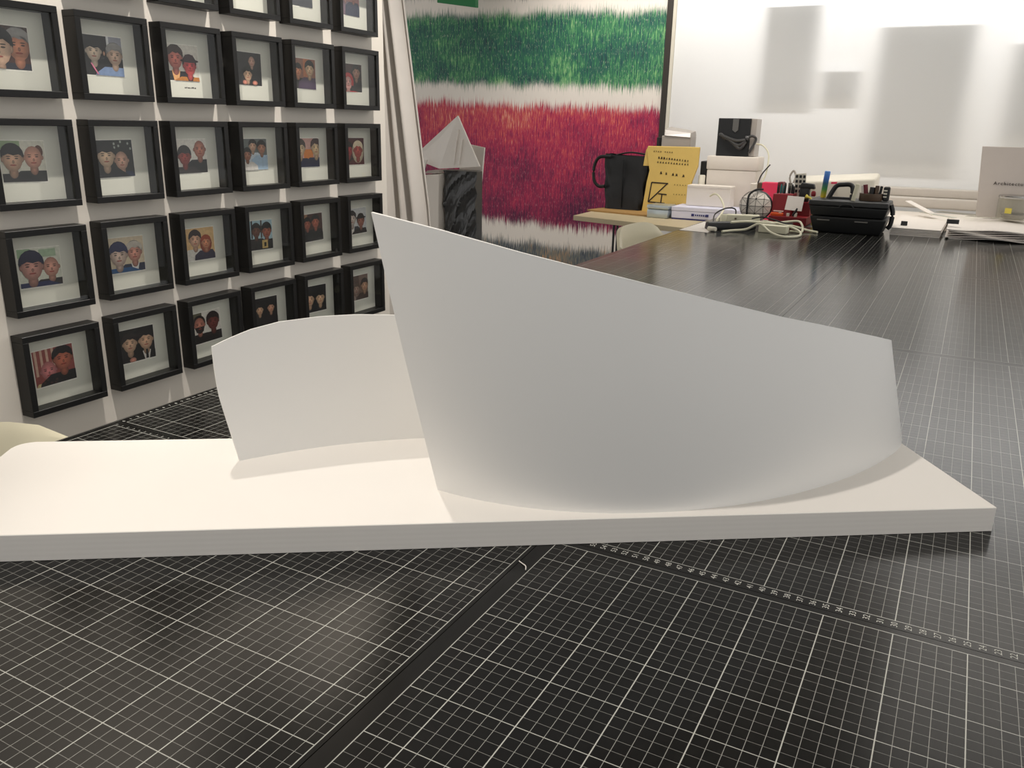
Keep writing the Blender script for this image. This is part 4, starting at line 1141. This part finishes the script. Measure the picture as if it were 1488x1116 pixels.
MB().hexa([(-94, 303, 0), (-63.5, 303, 0), (-63.5, 322, 0), (-94, 322, 0)], [(-93.5, 304, 15.6), (-63.5, 304, 18.2), (-63.5, 322, 19.6), (-93.5, 322, 17.2)], 1.2, 3).build('device_body', M['white_plastic'], pr_, smooth=True)
MB().box(-88.8, -86.2, 302.9, 303.9, 14.5, 14.9).build('slot', M['metal'], pr_)
MB().hexa([(-79.8, 302.9, 15.3), (-77.6, 302.9, 15.4), (-77.6, 303.7, 15.4), (-79.8, 303.7, 15.3)], [(-79.8, 302.9, 16.0), (-77.6, 302.9, 16.1), (-77.6, 303.7, 16.1), (-79.8, 303.7, 16.0)]).build('maroon_mark', M['pink'], pr_)
rk = MB().lathe(-82.6, 280.5, [(.7, 11.6), (.9, 12.0), (.9, 13.0), (.5, 13.6)], 12).build('red_knob', M['red'], smooth=True)
tag(rk, 'little red knob standing beside the gradient tube', 'knob')

# ------------------------------------------------------------------ cables and power strips on the mat
ws = thing('power_strip', -104, 262, 0, 'cream power strip lying before the triangle pouch', 'power strip')
MB().hexa([(-110.4, 261.5, 1.6), (-98.6, 266, 1.6), (-99.6, 269.8, 1.6), (-111.4, 265.3, 1.6)], [(-110.2, 261.8, 4.4), (-98.8, 266.2, 4.4), (-99.8, 269.4, 4.4), (-111.2, 265.0, 4.4)], .3).build('strip_body', M['white_cable'], ws)
MB().lathe(-111.6, 262.6, [(1.5, 0), (1.5, 3.6), (1.1, 4.4)], 12).build('plug', M['white_cable'], ws, smooth=True)
MB().hexa([(-107.4, 262.2, 2.7), (-106.8, 262.4, 2.7), (-106.8, 262.8, 2.7), (-107.4, 262.6, 2.7)], [(-107.4, 262.2, 3.3), (-106.8, 262.4, 3.3), (-106.8, 262.8, 3.3), (-107.4, 262.6, 3.3)]).build('switch', M['brown'], ws)
ps = thing('power_adapter', -106, 252, 0, 'black power adapter block with a grey plug on the mat', 'adapter')
MB().hexa([(-112.6, 243.5, .02), (-97.6, 257, .02), (-100.2, 260.6, .02), (-115, 248, .02)], [(-112.4, 244, 2.8), (-98, 257.2, 2.8), (-100.2, 260.2, 2.8), (-114.6, 248, 2.8)], .6).build('adapter_body', M['black_plastic'], ps, smooth=True)
MB().tube([(-111.6, 241.4, 1.0), (-108.6, 240.4, 1.0)], .8, 8, smooth=0).build('plug', M['white_plastic'], ps)
ab = MB().hexa([(-95.6, 250, .02), (-85.6, 249, .02), (-85.2, 253, .02), (-95.2, 254, .02)], [(-95.6, 250, 2.8), (-85.6, 249, 2.8), (-85.2, 253, 2.8), (-95.2, 254, 2.8)], .3).build('charger', M['white_cable'])
tag(ab, 'cream charger brick lying among the white cables', 'charger')
for lb, pts in (('white cable looping out in front of the cream charger', [(-106, 239.5, .5), (-103.5, 244, .6), (-99, 246, 1.2), (-94.5, 246, 3.4), (-89.5, 242, 1.2), (-84.5, 238, .5), (-80.8, 241, .5), (-80.2, 248, .6), (-83, 255, 1.4), (-89, 259, 2.4), (-96, 258.5, 3.2)]),
                ('white cable curving towards the foot of the toolbox', [(-104.5, 245, 3.4), (-99.5, 250, 3.6), (-93, 258, 2.6), (-86, 262, 1.8), (-80, 262, .6), (-76.4, 259.5, .5)]),
                ('white cable hooped beside the red organiser', [(-100, 262, 1.8), (-92.5, 268, 2.0), (-86, 272.5, 2.6), (-83.4, 268, 1.8), (-81.9, 261, .8), (-81.6, 256, .5), (-85.5, 256.5, .5)]),
                ('white cable dropping from the kraft envelope to the adapter', [(-139.6, 343.5, 4.4), (-137.0, 342, 5.8), (-133.5, 338, 4.8), (-128, 326, 1.6), (-121.5, 297, 1.0), (-115.5, 268, 1.6), (-112, 258, 1.0), (-111, 252, 3.2)])):
    o = MB().tube(pts, .42, 8).build('white_cable', M['white_cable'], smooth=True)
    tag(o, lb, 'cable')
for lb, pts in (('thin black cable arched over the lavender box', [(-117.6, 270, .5), (-118.0, 274, 3.2), (-115, 278, 5.2), (-111.5, 279, 5.0), (-110.6, 277, 1.6), (-109, 274, .5)]),
                ('thin black cable lying across the white cables', [(-100, 258, 3.9), (-96.4, 259, 4.6), (-91.5, 256, 4.2), (-87.2, 254, 3.4), (-84.8, 256, 3.2)])):
    o = MB().tube(pts, .28, 6).build('black_cable', M['black_plastic'], smooth=True)
    tag(o, lb, 'cable')
p1 = MB().hexa([(-121.4, 238, .02), (-110.4, 236.5, .02), (-113, 262, .02), (-120.6, 268, .02)], [(-121.4, 238, .12), (-110.4, 236.5, .12), (-113, 262, .5), (-120.6, 268, .4)]).build('paper_scrap', M['white_paper'])
tag(p1, 'loose white paper scrap at the table corner before the pale desk', 'paper')

# ------------------------------------------------------------------ papers, clips, plastic strips, lettered board and jar
st_ = thing('paper_stack', -40, 300, 0, 'low stack of white drawing sheets before the sill', 'paper stack')
rw = random.Random(5)
for k in range(5):
    j = rw.uniform(-.6, .6)
    MB().hexa([(-53.6 + j, 274.2 + j * .4, k * .55), (-37 + j, 274.4, k * .55), (-36 + j, 330, k * .55), (-53.6, 330, k * .55)], [(-53.6 + j, 274.2 + j * .4, k * .55 + .4), (-37 + j, 274.4, k * .55 + .4), (-36 + j, 330, k * .55 + .4), (-53.6, 330, k * .55 + .4)]).build('sheet', M['white_paper'], st_)
s2_ = thing('paper_stack', -10, 300, 0, 'wider rumpled stack of white sheets under the jar and lettered board', 'paper stack')
for k in range(7):
    j = rw.uniform(-.7, .7)
    rows = []
    for i in range(5):
        y = 273.0 + j * .6 + i * 15
        rows.append([(x, y - (.6 * math.sin(x * .3 + k) if i == 0 else 0), 2.9 * (x < -36.5) * 0 + k * .5 + .4 + (.35 * math.sin(x * .25 + k) + .35)) for x in [-34.6 + j + q * 2.4 for q in range(18)]])
    MB().grid(rows, .32).build('sheet', M['white_paper'], s2_)
for x, y, z, w, lb in ((-49.6, 284, 2.7, 1.1, 'small black binder clip on the low paper stack'), (-33.6, 282, 4.6, 2.0, 'large black binder clip at the corner of the rumpled paper stack')):
    c_ = thing('binder_clip', x, y, z, lb, 'clip')
    MB().hexa([(x - w, y - .9, z), (x + w, y - .9, z), (x + w, y + .9, z), (x - w, y + .9, z)], [(x - w, y - .2, z + 1.5), (x + w, y - .2, z + 1.5), (x + w, y + .2, z + 1.5), (x - w, y + .2, z + 1.5)]).build('clip_body', M['black_plastic'], c_)
    for s in (-.4, .4):
        MB().tube([(x + s * w, y - .9, z + .15), (x + s * w, y - 2.6, z + .25)], .09, 6, smooth=0).build('wire_arm', M['metal'], c_)
for k, (a, b, z0, z1, w) in enumerate((((-53.5, 336), (-42, 318), 7.6, 4.0, 4.0), ((-47, 322), (-34, 312), 4.6, 3.9, 2.6), ((-41, 330), (-27, 318), 4.4, 4.9, 4.5), ((-30, 312), (-20, 306), 4.9, 5.2, 2.6))):
    o = MB().hexa([(a[0], a[1], z0), (b[0], b[1], z1), (b[0] + w * .5, b[1] + w, z1), (a[0] + w * .5, a[1] + w, z0)], [(a[0], a[1], z0 + .25), (b[0], b[1], z1 + .25), (b[0] + w * .5, b[1] + w, z1 + .25), (a[0] + w * .5, a[1] + w, z0 + .25)]).build('plastic_strip', M['white_paper' if k == 0 else 'jar_glass'])
    tag(o, ('white card strip leaning over the clear strips before the sill', 'narrow clear plastic strip lying below the white card strip', 'broad clear plastic strip lying before the sill', 'short clear plastic strip lying beside the jar')[k], 'strip')
ab_ = thing('lettered_board', -5, 322, 4.8, 'pale standing board lettered Architecture beside the glass jar', 'sign')
MB().hexa([(-26.4, 319.5, 4.6), (20, 319.5, 4.6), (20, 320.7, 4.6), (-26.4, 320.7, 4.6)], [(-28.4, 321.0, 31.2), (20, 321.0, 31.2), (20, 322.2, 31.2), (-28.4, 322.2, 31.2)], .15).build('board', M['acrylic_board'], ab_)
tm = text_mesh('Architecture', .0185, 'LEFT', 1.25)
bmx = bmesh.new()
bmx.from_mesh(tm)
bmesh.ops.solidify(bmx, geom=bmx.faces[:], thickness=.0012)
bmx.to_mesh(tm)
bmx.free()
tm.transform(Matrix.Translation(W(-22.3, 320.02, 17.5) - ab_.location) @ Matrix.Rotation(math.pi / 2 - .056, 4, 'X'))
tm.materials.append(M['ink'])
add_child('lettering', tm, ab_)
jr = thing('jar', -14.5, 316, 4.6, 'clear jar with metal rim and small yellow sticker by the lettered board', 'jar')
MB().lathe(-13.8, 312, [(5.4, 4.9), (6.0, 5.4), (6.1, 12.2), (5.8, 12.8)], 28).build('jar_body', M['jar_glass'], jr, smooth=True)
MB().lathe(-13.8, 312, [(6.1, 12.8), (6.2, 13.0), (6.2, 13.7), (6.0, 13.8)], 28).build('rim', M['chrome'], jr, smooth=True)
MB().hexa([(-17.2, 306.6, 7.4), (-15.0, 305.9, 7.4), (-15.0, 306.0, 7.4), (-17.2, 306.7, 7.4)], [(-17.2, 306.6, 9.4), (-15.0, 305.9, 9.4), (-15.0, 306.0, 9.4), (-17.2, 306.7, 9.4)]).build('sticker', M['yellow'], jr)
MB().lathe(-13.8, 312, [(3.8, 5.2), (4.2, 5.4), (4.6, 6.8), (3.6, 7.4)], 20).build('contents', M['grey_plastic'], jr, smooth=True)
